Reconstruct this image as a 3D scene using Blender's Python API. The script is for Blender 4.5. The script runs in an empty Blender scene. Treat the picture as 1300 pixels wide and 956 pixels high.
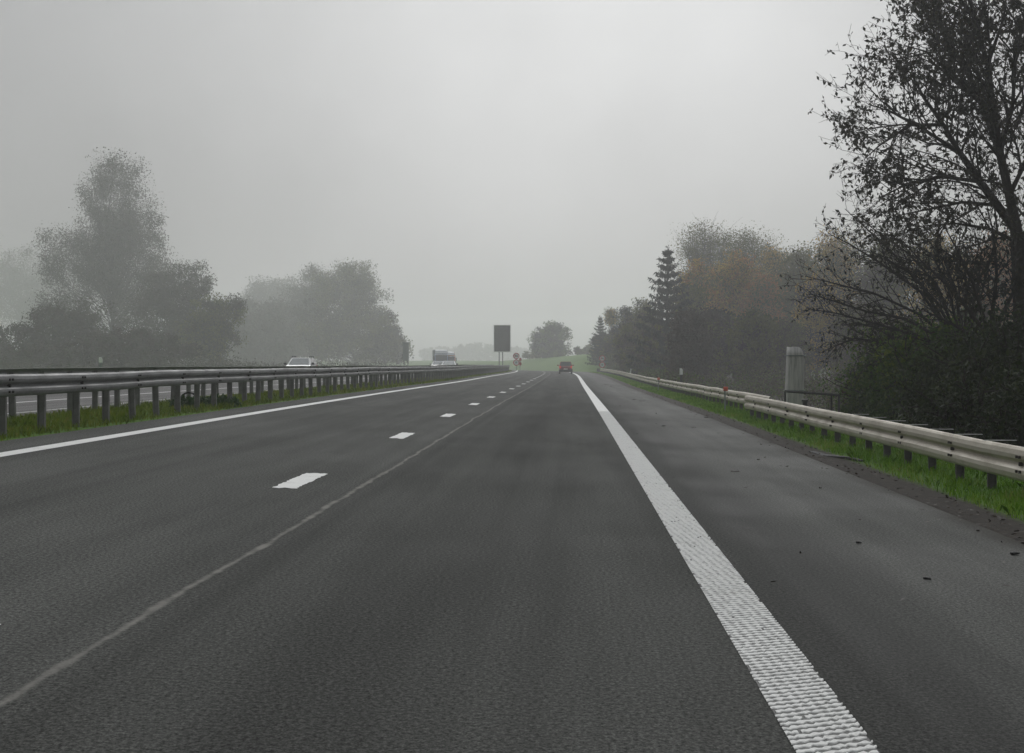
import bpy, bmesh, math, random
import numpy as np
from mathutils import Vector, Matrix
R = math.radians
SC = bpy.context.scene
COL = SC.collection
F = 2450.0                      # focal length in photo pixels (1300 wide)
U0, V0 = 723.0, 459.0           # where the road vanishes in the photo
CAMZ = 1.40

# ---------------------------------------------------------------- helpers
def link(o):
    COL.objects.link(o); return o

def mesh_obj(name, verts, faces, mat=None, parent=None, smooth=False, mats=None, midx=None):
    me = bpy.data.meshes.new(name)
    if isinstance(verts, np.ndarray):
        nv = len(verts); me.vertices.add(nv)
        me.vertices.foreach_set('co', verts.astype(np.float32).ravel())
        k = faces.shape[1]; nf = len(faces)
        me.loops.add(nf*k); me.polygons.add(nf)
        me.loops.foreach_set('vertex_index', faces.astype(np.int32).ravel())
        me.polygons.foreach_set('loop_start', np.arange(0, nf*k, k, dtype=np.int32))
        me.update(calc_edges=True); me.validate()
    else:
        me.from_pydata(verts, [], faces); me.update()
    if mats:
        for m in mats: me.materials.append(m)
        if midx is not None: me.polygons.foreach_set('material_index', np.asarray(midx, dtype=np.int32))
    elif mat: me.materials.append(mat)
    if smooth: me.polygons.foreach_set('use_smooth', [True]*len(me.polygons))
    o = link(bpy.data.objects.new(name, me))
    if parent: o.parent = parent
    return o

def bm_obj(name, bm, mat, parent=None, smooth=False):
    me = bpy.data.meshes.new(name)
    bmesh.ops.recalc_face_normals(bm, faces=bm.faces)
    bm.to_mesh(me); bm.free()
    if mat: me.materials.append(mat)
    if smooth: me.polygons.foreach_set('use_smooth', [True]*len(me.polygons))
    o = link(bpy.data.objects.new(name, me))
    if parent: o.parent = parent
    return o

def empty(name, loc=(0,0,0), rz=0.0, label=None, cat=None, group=None):
    o = link(bpy.data.objects.new(name, None)); o.location = loc; o.rotation_euler = (0,0,rz)
    if label: tag(o, label, cat, group)
    return o

def tag(o, label=None, cat=None, group=None, kind=None):
    if label: o['label'] = label
    if cat: o['category'] = cat
    if group: o['group'] = group
    if kind: o['kind'] = kind
    return o

def kids(o): return [c for c in list(bpy.data.objects) if c.parent == o]
def copy_tree(o, parent=None):
    c = o.copy(); link(c); c.parent = parent
    for ch in kids(o): copy_tree(ch, c)
    return c

def box(bm, cx, cy, cz, sx, sy, sz, bev=0.0, rot=None):
    r = bmesh.ops.create_cube(bm, size=1.0)
    vs = r['verts']
    bmesh.ops.scale(bm, vec=(sx,sy,sz), verts=vs)
    if bev > 0:
        es = list({e for v in vs for e in v.link_edges})
        rr = bmesh.ops.bevel(bm, geom=es, offset=bev, segments=2, affect='EDGES', profile=0.5)
        vs = list({v for f in rr['faces'] for v in f.verts} | {v for v in vs if v.is_valid})
    if rot is not None: bmesh.ops.transform(bm, matrix=rot, verts=vs)
    bmesh.ops.translate(bm, vec=(cx,cy,cz), verts=vs)
    return vs

def cyl(bm, p0, p1, r0, r1=None, seg=10, caps=True):
    p0 = Vector(p0); p1 = Vector(p1); d = p1-p0
    r = bmesh.ops.create_cone(bm, cap_ends=caps, segments=seg, radius1=r0, radius2=r0 if r1 is None else r1, depth=d.length)
    q = Vector((0,0,1)).rotation_difference(d.normalized()).to_matrix().to_4x4()
    bmesh.ops.transform(bm, matrix=Matrix.Translation((p0+p1)/2) @ q, verts=r['verts'])
    return r['verts']

def prism(bm, pts, axis, a, b, bev=0.0):
    """polygon pts (2D) extruded along axis 'x' or 'y' from a to b"""
    def P(p, t):
        return (t, p[0], p[1]) if axis == 'x' else (p[0], t, p[1])
    v0 = [bm.verts.new(P(p, a)) for p in pts]; v1 = [bm.verts.new(P(p, b)) for p in pts]
    n = len(pts)
    fs = [bm.faces.new(v0), bm.faces.new(v1[::-1])]
    for i in range(n): fs.append(bm.faces.new((v0[i], v0[(i+1)%n], v1[(i+1)%n], v1[i])))
    if bev > 0:
        es = list({e for f in fs for e in f.edges})
        bmesh.ops.bevel(bm, geom=es, offset=bev, segments=2, affect='EDGES', profile=0.5)
    return v0+v1

# ---------------------------------------------------------------- materials
def new_mat(name):
    m = bpy.data.materials.new(name); m.use_nodes = True
    nt = m.node_tree; nt.nodes.clear()
    out = nt.nodes.new('ShaderNodeOutputMaterial')
    return m, nt, out
def node(nt, t, **kw):
    n = nt.nodes.new(t)
    for k, v in kw.items(): setattr(n, k, v)
    return n
def setin(n, **kw):
    for k, v in kw.items():
        n.inputs[k.replace('_',' ')].default_value = v
    return n
def rgba(c): return (c[0], c[1], c[2], 1.0)
def ramp(nt, stops, interp='LINEAR'):
    n = nt.nodes.new('ShaderNodeValToRGB'); cr = n.color_ramp; cr.interpolation = interp
    while len(cr.elements) < len(stops): cr.elements.new(0.5)
    for e, (p, c) in zip(cr.elements, stops):
        e.position = p; e.color = rgba(c) if not isinstance(c, (int,float)) else (c,c,c,1)
    return n
def noise(nt, vec, scale, detail=4, rough=0.55, dist=0.0):
    n = nt.nodes.new('ShaderNodeTexNoise'); n.inputs['Scale'].default_value = scale
    n.inputs['Detail'].default_value = detail; n.inputs['Roughness'].default_value = rough
    n.inputs['Distortion'].default_value = dist
    if vec is not None: nt.links.new(vec, n.inputs['Vector'])
    return n
def mixc(nt, fac, a, b, mode='MIX'):
    n = nt.nodes.new('ShaderNodeMix'); n.data_type = 'RGBA'; n.blend_type = mode
    for sock, v in ((n.inputs[0], fac), (n.inputs[6], a), (n.inputs[7], b)):
        if hasattr(v, 'is_linked') or isinstance(v, bpy.types.NodeSocket): nt.links.new(v, sock)
        elif isinstance(v, (int,float)): sock.default_value = v
        else: sock.default_value = rgba(v)
    return n.outputs[2]
def math_(nt, op, a, b=None, clamp=False):
    n = nt.nodes.new('ShaderNodeMath'); n.operation = op; n.use_clamp = clamp
    for i, v in enumerate((a, b)):
        if v is None: continue
        if isinstance(v, bpy.types.NodeSocket): nt.links.new(v, n.inputs[i])
        else: n.inputs[i].default_value = v
    return n.outputs[0]
def mapr(nt, v, a, b, c=0.0, d=1.0, smooth=True):
    n = nt.nodes.new('ShaderNodeMapRange'); n.interpolation_type = 'SMOOTHSTEP' if smooth else 'LINEAR'
    nt.links.new(v, n.inputs[0])
    for i, x in enumerate((a,b,c,d)): n.inputs[i+1].default_value = x
    return n.outputs[0]

def simple(name, col, rough=0.6, metal=0.0, var=0.15, scale=6.0, bump=0.0, spec=0.5, coat=0.0):
    m, nt, out = new_mat(name)
    b = node(nt, 'ShaderNodeBsdfPrincipled')
    tc = node(nt, 'ShaderNodeTexCoord')
    nz = noise(nt, tc.outputs['Object'], scale, 5)
    lo = tuple(c*(1-var) for c in col); hi = tuple(min(1, c*(1+var)) for c in col)
    rp = ramp(nt, [(0.3, lo), (0.7, hi)])
    nt.links.new(nz.outputs[0], rp.inputs[0]); nt.links.new(rp.outputs[0], b.inputs['Base Color'])
    b.inputs['Roughness'].default_value = rough; b.inputs['Metallic'].default_value = metal
    b.inputs['Specular IOR Level'].default_value = spec
    if coat: b.inputs['Coat Weight'].default_value = coat; b.inputs['Coat Roughness'].default_value = 0.08
    if bump:
        bp = node(nt, 'ShaderNodeBump'); bp.inputs['Strength'].default_value = bump; bp.inputs['Distance'].default_value = 0.02
        nt.links.new(nz.outputs[0], bp.inputs['Height']); nt.links.new(bp.outputs[0], b.inputs['Normal'])
    nt.links.new(b.outputs[0], out.inputs[0])
    return m

def leaf_mat(name, cols, transl=0.35, rough=0.6):
    m, nt, out = new_mat(name)
    g = node(nt, 'ShaderNodeNewGeometry')
    tc = node(nt, 'ShaderNodeTexCoord')
    nz = noise(nt, tc.outputs['Object'], 0.55, 3)
    a = math_(nt, 'MULTIPLY', g.outputs['Random Per Island'], 0.55)
    bb = math_(nt, 'MULTIPLY', mapr(nt, nz.outputs[0], 0.3, 0.7), 0.45)
    v = math_(nt, 'ADD', a, bb)
    rp = ramp(nt, [(i/(len(cols)-1), c) for i, c in enumerate(cols)])
    nt.links.new(v, rp.inputs[0])
    d = node(nt, 'ShaderNodeBsdfPrincipled'); d.inputs['Roughness'].default_value = rough; d.inputs['Specular IOR Level'].default_value = 0.15
    t = node(nt, 'ShaderNodeBsdfTranslucent')
    nt.links.new(rp.outputs[0], d.inputs['Base Color']); nt.links.new(rp.outputs[0], t.inputs['Color'])
    mx = node(nt, 'ShaderNodeMixShader'); mx.inputs[0].default_value = transl
    nt.links.new(d.outputs[0], mx.inputs[1]); nt.links.new(t.outputs[0], mx.inputs[2])
    nt.links.new(mx.outputs[0], out.inputs[0])
    return m

def emit_mat(name, col, strength):
    m, nt, out = new_mat(name)
    e = node(nt, 'ShaderNodeEmission'); e.inputs[0].default_value = rgba(col); e.inputs[1].default_value = strength
    nt.links.new(e.outputs[0], out.inputs[0]); return m

def asphalt_mat(name, base, main=True):
    m, nt, out = new_mat(name)
    b = node(nt, 'ShaderNodeBsdfPrincipled')
    uv = node(nt, 'ShaderNodeUVMap')
    sp = node(nt, 'ShaderNodeSeparateXYZ'); nt.links.new(uv.outputs[0], sp.inputs[0])
    T, D = sp.outputs[0], sp.outputs[1]
    def vec(sx, sy, off=0.0):
        mp = node(nt, 'ShaderNodeMapping'); mp.inputs['Scale'].default_value = (sx, sy, 1); mp.inputs['Location'].default_value = (off, off*1.7, off)
        nt.links.new(uv.outputs[0], mp.inputs[0]); return mp.outputs[0]
    grain = noise(nt, vec(1,0.7), 105, 3, 0.75)
    grain2 = noise(nt, vec(1,0.6,3), 46, 3, 0.7)
    patch = noise(nt, vec(1,0.12,7), 1.1, 5, 0.6)
    blot = noise(nt, vec(1,0.5,11), 0.5, 5, 0.6)
    streak = noise(nt, vec(1,0.02,5), 2.2, 3, 0.5)
    wander = noise(nt, vec(0,1,2), 0.35, 3, 0.6)
    col = ramp(nt, [(0.36, tuple(c*0.12 for c in base)), (0.50, base), (0.64, tuple(c*2.3 for c in base))])
    gm = math_(nt, 'ADD', math_(nt, 'MULTIPLY', grain.outputs[0], 0.45), math_(nt, 'MULTIPLY', grain2.outputs[0], 0.55))
    nt.links.new(gm, col.inputs[0])
    c = col.outputs[0]
    p = mapr(nt, patch.outputs[0], 0.25, 0.75, 0.86, 1.14)
    s = mapr(nt, streak.outputs[0], 0.25, 0.75, 0.82, 1.18)
    k = math_(nt, 'MULTIPLY', p, s)
    rough = math_(nt, 'ADD', mapr(nt, blot.outputs[0], 0.3, 0.7, -0.06, 0.06), 0.90)
    if main:
        Tw = math_(nt, 'ADD', T, math_(nt, 'MULTIPLY', math_(nt, 'SUBTRACT', wander.outputs[0], 0.5), 0.16))
        # older, paler surface left of the joint; newer darker one to the right; shoulder paler rightwards, sky sheen put into its colour
        left = mapr(nt, Tw, -2.20, -2.14, 1.08, 0.90)
        k = math_(nt, 'MULTIPLY', k, left)
        sh = mapr(nt, T, 1.2, 3.4, 0.86, 1.06)
        k = math_(nt, 'MULTIPLY', k, sh)
        # oily strip down each lane and the damp dirt gathered outside the edge line
        for cx, w, a in ((-0.75, 0.75, 0.80), (-4.6, 0.6, 0.86), (1.6, 0.85, 0.55), (-1.95, 0.16, 0.74)):
            dd = math_(nt, 'ABSOLUTE', math_(nt, 'SUBTRACT', T, cx))
            amt = mapr(nt, math_(nt, 'ADD', dd, math_(nt, 'MULTIPLY', math_(nt,'SUBTRACT', blot.outputs[0], 0.5), w*1.6)), 0.0, w, a, 1.0)
            k = math_(nt, 'MULTIPLY', k, amt)
        # dark rubbed patches across the left lane
        sk = noise(nt, vec(0.35,0.09,21), 1.6, 4, 0.6)
        skm = mapr(nt, sk.outputs[0], 0.60, 0.72, 1.0, 0.80)
        k = math_(nt, 'MULTIPLY', k, skm)
        wet = mapr(nt, T, 1.1, 1.6, 0.0, -0.16)
        rough = math_(nt, 'ADD', rough, wet)
    kc = node(nt, 'ShaderNodeCombineXYZ')
    for i in range(3): nt.links.new(k, kc.inputs[i])
    c = mixc(nt, 1.0, c, kc.outputs[0], 'MULTIPLY')
    if main:
        # pale construction joint
        dj = math_(nt, 'ABSOLUTE', math_(nt, 'ADD', Tw, 2.17))
        jw = mapr(nt, noise(nt, vec(1,1,31), 3.0, 4).outputs[0], 0.3, 0.7, 0.010, 0.034)
        jn = mapr(nt, noise(nt, vec(1,0.5,41), 5.0, 5, 0.7).outputs[0], 0.3, 0.65, 0.40, 0.92)
        jd = math_(nt, 'SUBTRACT', dj, jw)
        jf = math_(nt, 'MULTIPLY', mapr(nt, jd, -0.02, 0.018, 1.0, 0.0), jn)
        c = mixc(nt, jf, c, (0.27, 0.26, 0.235))
        # dust and soil creeping in from the shoulder edge
        ed = math_(nt, 'ADD', T, math_(nt, 'MULTIPLY', blot.outputs[0], 0.7))
        c = mixc(nt, mapr(nt, ed, 3.95, 4.45, 0.0, 0.75), c, (0.024, 0.019, 0.013))
    nt.links.new(c, b.inputs['Base Color'])
    nt.links.new(rough, b.inputs['Roughness'])
    b.inputs['Specular IOR Level'].default_value = 0.04
    bp = node(nt, 'ShaderNodeBump'); bp.inputs['Strength'].default_value = 0.55; bp.inputs['Distance'].default_value = 0.006
    nt.links.new(gm, bp.inputs['Height']); nt.links.new(bp.outputs[0], b.inputs['Normal'])
    nt.links.new(b.outputs[0], out.inputs[0])
    return m

def paint_mat(name, col=(0.72,0.72,0.69), wear=0.5, dirt=(0.22,0.21,0.19)):
    m, nt, out = new_mat(name)
    b = node(nt, 'ShaderNodeBsdfPrincipled'); tc = node(nt, 'ShaderNodeTexCoord')
    n1 = noise(nt, tc.outputs['Object'], 30, 5, 0.7); n2 = noise(nt, tc.outputs['Object'], 2.2, 6, 0.7)
    f = math_(nt, 'ADD', math_(nt,'MULTIPLY',n1.outputs[0],0.55), math_(nt,'MULTIPLY',n2.outputs[0],0.45))
    c = mixc(nt, mapr(nt, f, 0.50, 0.68, 0.0, wear), col, dirt)
    nt.links.new(c, b.inputs['Base Color']); b.inputs['Roughness'].default_value = 0.7
    nt.links.new(b.outputs[0], out.inputs[0]); return m

def galv_mat(name, base, dirt, rough=0.55, metal=0.45, amount=0.6):
    m, nt, out = new_mat(name)
    b = node(nt, 'ShaderNodeBsdfPrincipled'); tc = node(nt, 'ShaderNodeTexCoord')
    mp = node(nt, 'ShaderNodeMapping'); mp.inputs['Scale'].default_value = (1,0.35,2.5)
    nt.links.new(tc.outputs['Object'], mp.inputs[0])
    n1 = noise(nt, mp.outputs[0], 2.3, 6, 0.65); n2 = noise(nt, tc.outputs['Object'], 26, 4, 0.6)
    f = math_(nt,'ADD', math_(nt,'MULTIPLY',n1.outputs[0],0.7), math_(nt,'MULTIPLY',n2.outputs[0],0.3))
    c = mixc(nt, mapr(nt, f, 0.42, 0.68, 0.0, amount), base, dirt)
    nt.links.new(c, b.inputs['Base Color']); b.inputs['Roughness'].default_value = rough; b.inputs['Metallic'].default_value = metal
    nt.links.new(mapr(nt, f, 0.3, 0.7, rough-0.1, rough+0.18), b.inputs['Roughness'])
    nt.links.new(b.outputs[0], out.inputs[0]); return m

def ground_mat(name):
    m, nt, out = new_mat(name)
    b = node(nt, 'ShaderNodeBsdfPrincipled'); tc = node(nt, 'ShaderNodeTexCoord')
    uv = node(nt, 'ShaderNodeUVMap')
    sp = node(nt, 'ShaderNodeSeparateXYZ'); nt.links.new(uv.outputs[0], sp.inputs[0])
    n1 = noise(nt, tc.outputs['Object'], 0.25, 6, 0.65); n2 = noise(nt, tc.outputs['Object'], 9, 5, 0.7)
    g = ramp(nt, [(0.3,(0.035,0.090,0.002)),(0.5,(0.065,0.155,0.003)),(0.7,(0.12,0.20,0.006))])
    f = math_(nt,'ADD', math_(nt,'MULTIPLY',n1.outputs[0],0.6), math_(nt,'MULTIPLY',n2.outputs[0],0.4))
    nt.links.new(f, g.inputs[0])
    soil = ramp(nt, [(0.35,(0.008,0.006,0.004)),(0.52,(0.024,0.018,0.012)),(0.7,(0.055,0.042,0.028))])
    n3 = noise(nt, tc.outputs['Object'], 14, 6, 0.75)
    nt.links.new(n3.outputs[0], soil.inputs[0])
    # bare soil strip beside the shoulder, leaf mould under the wood
    T = math_(nt, 'ADD', sp.outputs[0], math_(nt,'MULTIPLY', math_(nt,'SUBTRACT', n2.outputs[0], 0.5), 0.5))
    s1 = math_(nt,'MULTIPLY', mapr(nt, T, 4.75, 4.45), mapr(nt, T, 3.2, 3.4))
    s2 = math_(nt,'MULTIPLY', mapr(nt, T, 6.6, 8.0), mapr(nt, sp.outputs[1], 330, 290))
    s = math_(nt,'MAXIMUM', s1, s2)
    c = mixc(nt, s, g.outputs[0], soil.outputs[0])
    nt.links.new(c, b.inputs['Base Color']); b.inputs['Roughness'].default_value = 0.9; b.inputs['Specular IOR Level'].default_value = 0.15
    bp = node(nt,'ShaderNodeBump'); bp.inputs['Strength'].default_value = 0.6; bp.inputs['Distance'].default_value = 0.03
    nt.links.new(n3.outputs[0], bp.inputs['Height']); nt.links.new(bp.outputs[0], b.inputs['Normal'])
    nt.links.new(b.outputs[0], out.inputs[0]); return m

M = {}
M['asphalt'] = asphalt_mat('asphalt', (0.092,0.093,0.086))
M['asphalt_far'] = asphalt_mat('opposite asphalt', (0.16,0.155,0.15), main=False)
M['paint'] = paint_mat('road paint', (0.76,0.76,0.73), 0.55, (0.30,0.29,0.26))
M['paint_worn'] = paint_mat('worn road paint', (0.50,0.50,0.46), 0.8, (0.17,0.16,0.14))
M['paint_gap'] = paint_mat('worn shaded gap film', (0.075,0.075,0.07), 1.0, (0.035,0.034,0.03))  # shadow in the ridge gaps put into the worn film's colour
M['ground'] = ground_mat('ground')
M['rail_l'] = galv_mat('weathered shaded zinc', (0.20,0.20,0.20), (0.10,0.098,0.094), 0.55, 0.35)  # shade of the face towards the dark road put into the base
M['rail_r'] = galv_mat('dusty zinc', (0.58,0.53,0.44), (0.34,0.29,0.225), 0.6, 0.25, 0.7)
M['post_l'] = galv_mat('grey post', (0.20,0.195,0.19), (0.09,0.085,0.08), 0.7, 0.2)
M['post_r'] = galv_mat('dark post', (0.10,0.095,0.09), (0.05,0.045,0.04), 0.75, 0.2)
M['bolt'] = simple('bolt', (0.05,0.045,0.04), 0.6, 0.4)
M['strap'] = galv_mat('bright strap', (0.50,0.50,0.48), (0.30,0.29,0.27), 0.45, 0.4)
M['bark'] = simple('bark', (0.018,0.014,0.010), 0.9, 0, 0.5, 7, 0.6, 0.1)
M['bark_pale'] = simple('pale bark', (0.11,0.105,0.09), 0.9, 0, 0.5, 4, 0.4, 0.1)
M['twig'] = leaf_mat('twig', [(0.030,0.022,0.016),(0.060,0.046,0.034),(0.085,0.068,0.05)], 0.0)
M['leaf_dark'] = leaf_mat('dark leaf', [(0.007,0.008,0.003),(0.016,0.016,0.005),(0.045,0.032,0.009)], 0.35)
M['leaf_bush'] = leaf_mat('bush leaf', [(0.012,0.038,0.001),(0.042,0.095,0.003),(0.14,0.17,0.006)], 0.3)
M['leaf_black'] = leaf_mat('near black bush leaf', [(0.004,0.012,0.001),(0.014,0.028,0.001),(0.050,0.066,0.004)], 0.2)  # bush leaf in darker greens
M['leaf_olive'] = leaf_mat('olive leaf', [(0.045,0.055,0.008),(0.10,0.110,0.016),(0.16,0.155,0.028)], 0.35)
M['leaf_birch'] = leaf_mat('birch leaf', [(0.034,0.038,0.022),(0.055,0.058,0.032),(0.085,0.085,0.05)], 0.35)
M['leaf_gold'] = leaf_mat('yellow leaf', [(0.24,0.14,0.012),(0.40,0.25,0.022),(0.48,0.36,0.05)], 0.4)
M['leaf_rust'] = leaf_mat('rust leaf', [(0.22,0.080,0.014),(0.36,0.145,0.026),(0.42,0.21,0.045)], 0.4)
M['leaf_brown'] = leaf_mat('brown leaf', [(0.030,0.024,0.017),(0.052,0.041,0.028),(0.078,0.062,0.042)], 0.25)
M['needle'] = leaf_mat('fir needle', [(0.010,0.018,0.014),(0.020,0.032,0.024),(0.036,0.052,0.038)], 0.15)
M['grass'] = leaf_mat('grass blade', [(0.045,0.11,0.005),(0.095,0.215,0.010),(0.17,0.31,0.02),(0.32,0.29,0.10)], 0.4)
M['grass_mid'] = leaf_mat('median grass', [(0.05,0.085,0.004),(0.10,0.155,0.008),(0.17,0.22,0.015),(0.27,0.22,0.05)], 0.4)
M['weed'] = leaf_mat('weed leaf', [(0.015,0.042,0.008),(0.03,0.075,0.014),(0.05,0.10,0.03)], 0.35)
M['litter'] = leaf_mat('dead leaf', [(0.012,0.009,0.006),(0.03,0.02,0.012),(0.06,0.038,0.02)], 0.1)
M['black_metal'] = simple('black paint', (0.014,0.014,0.014), 0.5, 0.0, 0.3, 9)
M['rubber'] = simple('rubber', (0.014,0.014,0.014), 0.85, 0, 0.3, 9)
M['glass'] = simple('car glass', (0.035,0.045,0.045), 0.06, 0.0, 0.1, 1, 0, 0.9)
M['glass_pale'] = simple('windscreen glass', (0.14,0.17,0.17), 0.08, 0.0, 0.25, 2.0, 0, 1.0)
M['white_car'] = simple('white car paint', (0.78,0.79,0.78), 0.3, 0, 0.04, 2, 0, 0.5, 0.6)
M['red_car'] = simple('dark red car paint', (0.17,0.012,0.012), 0.3, 0, 0.08, 2, 0, 0.5, 0.6)
M['plastic'] = simple('black plastic', (0.018,0.018,0.019), 0.6, 0, 0.15, 6)
M['rim'] = simple('alloy rim', (0.42,0.42,0.43), 0.35, 0.8)
M['plate'] = simple('number plate', (0.70,0.68,0.62), 0.5, 0, 0.05)
M['lamp'] = simple('clear lamp', (0.75,0.77,0.78), 0.1, 0.0, 0.03, 4, 0, 1.0)
M['tail'] = emit_mat('tail lamp', (0.95,0.03,0.02), 0.5)
M['blue_truck'] = simple('blue lorry paint', (0.12,0.17,0.30), 0.35, 0, 0.08, 2, 0, 0.5, 0.4)
M['pale_blue'] = simple('pale blue lorry paint', (0.20,0.28,0.46), 0.4, 0, 0.05, 2)
M['white_truck'] = simple('white lorry paint', (0.66,0.69,0.72), 0.4, 0, 0.05, 2)
M['grey_box'] = simple('grey trailer skin', (0.17,0.19,0.22), 0.55, 0, 0.12, 1)
M['orange_box'] = simple('orange lorry paint', (0.75,0.20,0.06), 0.5, 0, 0.08, 1)
M['sign_red'] = simple('sign red', (0.46,0.022,0.028), 0.45, 0, 0.06, 5)
M['sign_white'] = simple('sign white', (0.72,0.71,0.70), 0.45, 0, 0.05, 5)
M['sign_black'] = simple('sign black', (0.02,0.02,0.02), 0.5)
M['sign_grey'] = simple('sign panel grey', (0.060,0.065,0.064), 0.5, 0.1, 0.12, 3)
M['sign_frame'] = simple('sign frame', (0.50,0.51,0.51), 0.5, 0.3, 0.1, 3)
M['orange'] = simple('orange marker', (0.58,0.07,0.025), 0.5, 0, 0.1, 20)
M['marker_grey'] = simple('marker stake', (0.22,0.25,0.24), 0.6, 0, 0.15, 10)
M['white_post'] = simple('white delineator', (0.90,0.91,0.90), 0.5, 0, 0.08, 8)

def pillar_mat():
    m, nt, out = new_mat('weathered grey casing')
    b = node(nt, 'ShaderNodeBsdfPrincipled'); tc = node(nt, 'ShaderNodeTexCoord')
    sp = node(nt,'ShaderNodeSeparateXYZ'); nt.links.new(tc.outputs['Object'], sp.inputs[0])
    mp = node(nt,'ShaderNodeMapping'); mp.inputs['Scale'].default_value=(6,6,0.7); nt.links.new(tc.outputs['Object'], mp.inputs[0])
    n1 = noise(nt, mp.outputs[0], 2.0, 6, 0.65); n2 = noise(nt, tc.outputs['Object'], 9, 6, 0.7)
    rp = ramp(nt, [(0.32,(0.36,0.36,0.345)),(0.5,(0.60,0.59,0.565)),(0.68,(0.72,0.70,0.665))])
    nt.links.new(n1.outputs[0], rp.inputs[0])
    hz = math_(nt,'ADD', sp.outputs[2], math_(nt,'MULTIPLY', math_(nt,'SUBTRACT', n2.outputs[0], 0.5), 0.5))
    c = mixc(nt, mapr(nt, hz, 2.12, 2.24, 0, 0.9), rp.outputs[0], (0.40,0.20,0.12))
    nt.links.new(c, b.inputs['Base Color']); b.inputs['Roughness'].default_value = 0.7
    bp = node(nt,'ShaderNodeBump'); bp.inputs['Strength'].default_value=0.4; bp.inputs['Distance'].default_value=0.02
    nt.links.new(n2.outputs[0], bp.inputs['Height']); nt.links.new(bp.outputs[0], b.inputs['Normal'])
    nt.links.new(b.outputs[0], out.inputs[0]); return m
M['pillar'] = pillar_mat()

# ---------------------------------------------------------------- the lie of the land
def sstep(a, b, x):
    t = np.clip((np.asarray(x, float)-a)/(b-a), 0, 1); return t*t*(3-2*t)
def shift(d):
    d = np.asarray(d, float); e = np.maximum(d-170, 0)
    return -np.where(e < 400, 6.9e-7*e**3, 6.9e-7*400**3 + (e-400)*3*6.9e-7*400**2)
def heading(d):
    return float((shift(d+1)-shift(d-1))/2)
def fall(d): return 0.045 - 0.022*sstep(140, 290, d)
def drop(d): return -0.14*sstep(40, 140, d)-np.minimum(3.6e-5*np.maximum(np.asarray(d,float)-280, 0)**2, 4.0)
ED_L, ED_R = -7.45, 3.94        # asphalt edges of our carriageway
OP_R, OP_L = -10.35, -25.0      # asphalt edges of the opposite carriageway
def prof(t, d):
    t = np.asarray(t, float); s = fall(d)
    med = 7.9*s
    z = np.where(t > ED_L, -s*np.minimum(t, 4.6), med)
    z = np.where(t < OP_R, med + 0.004*(t-OP_R), z)
    z = np.where(t < OP_L-1.5, med - 0.06 - 0.9*sstep(0, 7, OP_L-1.5-t), z)
    z = np.where(t > 6.2, z - 0.85*sstep(0, 5.0, t-6.2), z)
    h = 5.6*(1-np.exp(-np.clip(t-5.0, 0, 60)*0.6/5.6))*sstep(290, 370, d) + 0.85*sstep(285,340,d)*sstep(0,5,t-6.2)
    return z + h
def zroad(t, d): return prof(t, d) + drop(d)
def P(t, d, up=0.0):
    return np.array([float(t+shift(d)), float(d), float(zroad(t, d))+up])
def terrain_bump(x, y, t):
    far = sstep(8, 40, np.maximum(t-8, OP_L-2-t))
    return far*(0.5*np.sin(x*0.05+1)*np.cos(y*0.043)+0.3*np.sin(x*0.13+y*0.09))

def strip(name, ts, ds, lift, mat, parent=None, uvflip=False):
    ts = np.asarray(ts, float); ds = np.asarray(ds, float)
    T, D = np.meshgrid(ts, ds)
    X = T+shift(D); Z = zroad(T, D)+lift
    V = np.stack([X, D, Z], -1).reshape(-1,3)
    nt_, nd = len(ts), len(ds)
    i = (np.arange(nd-1)[:,None]*nt_ + np.arange(nt_-1)[None,:]).ravel()
    Fc = np.stack([i, i+1, i+1+nt_, i+nt_], -1)
    o = mesh_obj(name, V, Fc, mat, parent, smooth=True)
    uvl = o.data.uv_layers.new(name='UVMap')
    li = np.empty(len(o.data.loops), dtype=np.int32); o.data.loops.foreach_get('vertex_index', li)
    uvl.data.foreach_set('uv', np.stack([T.ravel()[li], D.ravel()[li]], -1).astype(np.float32).ravel())
    return o
DS = np.concatenate([np.arange(-20, 340, 5), np.arange(340, 700, 10), np.arange(700, 1000, 30)])

# ground
gts = np.array([-850,-600,-420,-300,-220,-160,-120,-90,-70,-55,-45,-38,-33,-30,-28,-26.5,-25.3,-24.9,-20,-15,-10.45,-10.3,-9.9,-9.2,-8.5,-7.9,-7.5,-7.4,-4,0,3.9,4.0,4.3,4.6,5.2,6.2,6.8,7.5,8.5,10,11.5,13,16,20,25,31,39,50,65,90,120,160,220,320,480,700,900])
gds = np.concatenate([DS, [1100,1250,1500,1700]])
T_, D_ = np.meshgrid(gts, gds)
X_ = T_+shift(D_)
X_ = np.clip(X_, -960, 960)
Z_ = zroad(T_, D_) + terrain_bump(X_, D_, T_)
under = ((T_ > ED_L+0.02)&(T_ < ED_R-0.02)) | ((T_ < OP_R-0.02)&(T_ > OP_L+0.02))
Z_ = Z_ - np.where(under, 0.06, 0.0)
gV = np.stack([X_, D_, Z_], -1).reshape(-1,3)
nT, nD = len(gts), len(gds)
ii = (np.arange(nD-1)[:,None]*nT + np.arange(nT-1)[None,:]).ravel()
ground = mesh_obj('ground', gV, np.stack([ii,ii+1,ii+1+nT,ii+nT],-1), M['ground'], smooth=True)
uvl = ground.data.uv_layers.new(name='UVMap')
li = np.empty(len(ground.data.loops), dtype=np.int32); ground.data.loops.foreach_get('vertex_index', li)
uvl.data.foreach_set('uv', np.stack([T_.ravel()[li], D_.ravel()[li]], -1).astype(np.float32).ravel())
tag(ground, kind='structure')

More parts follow.
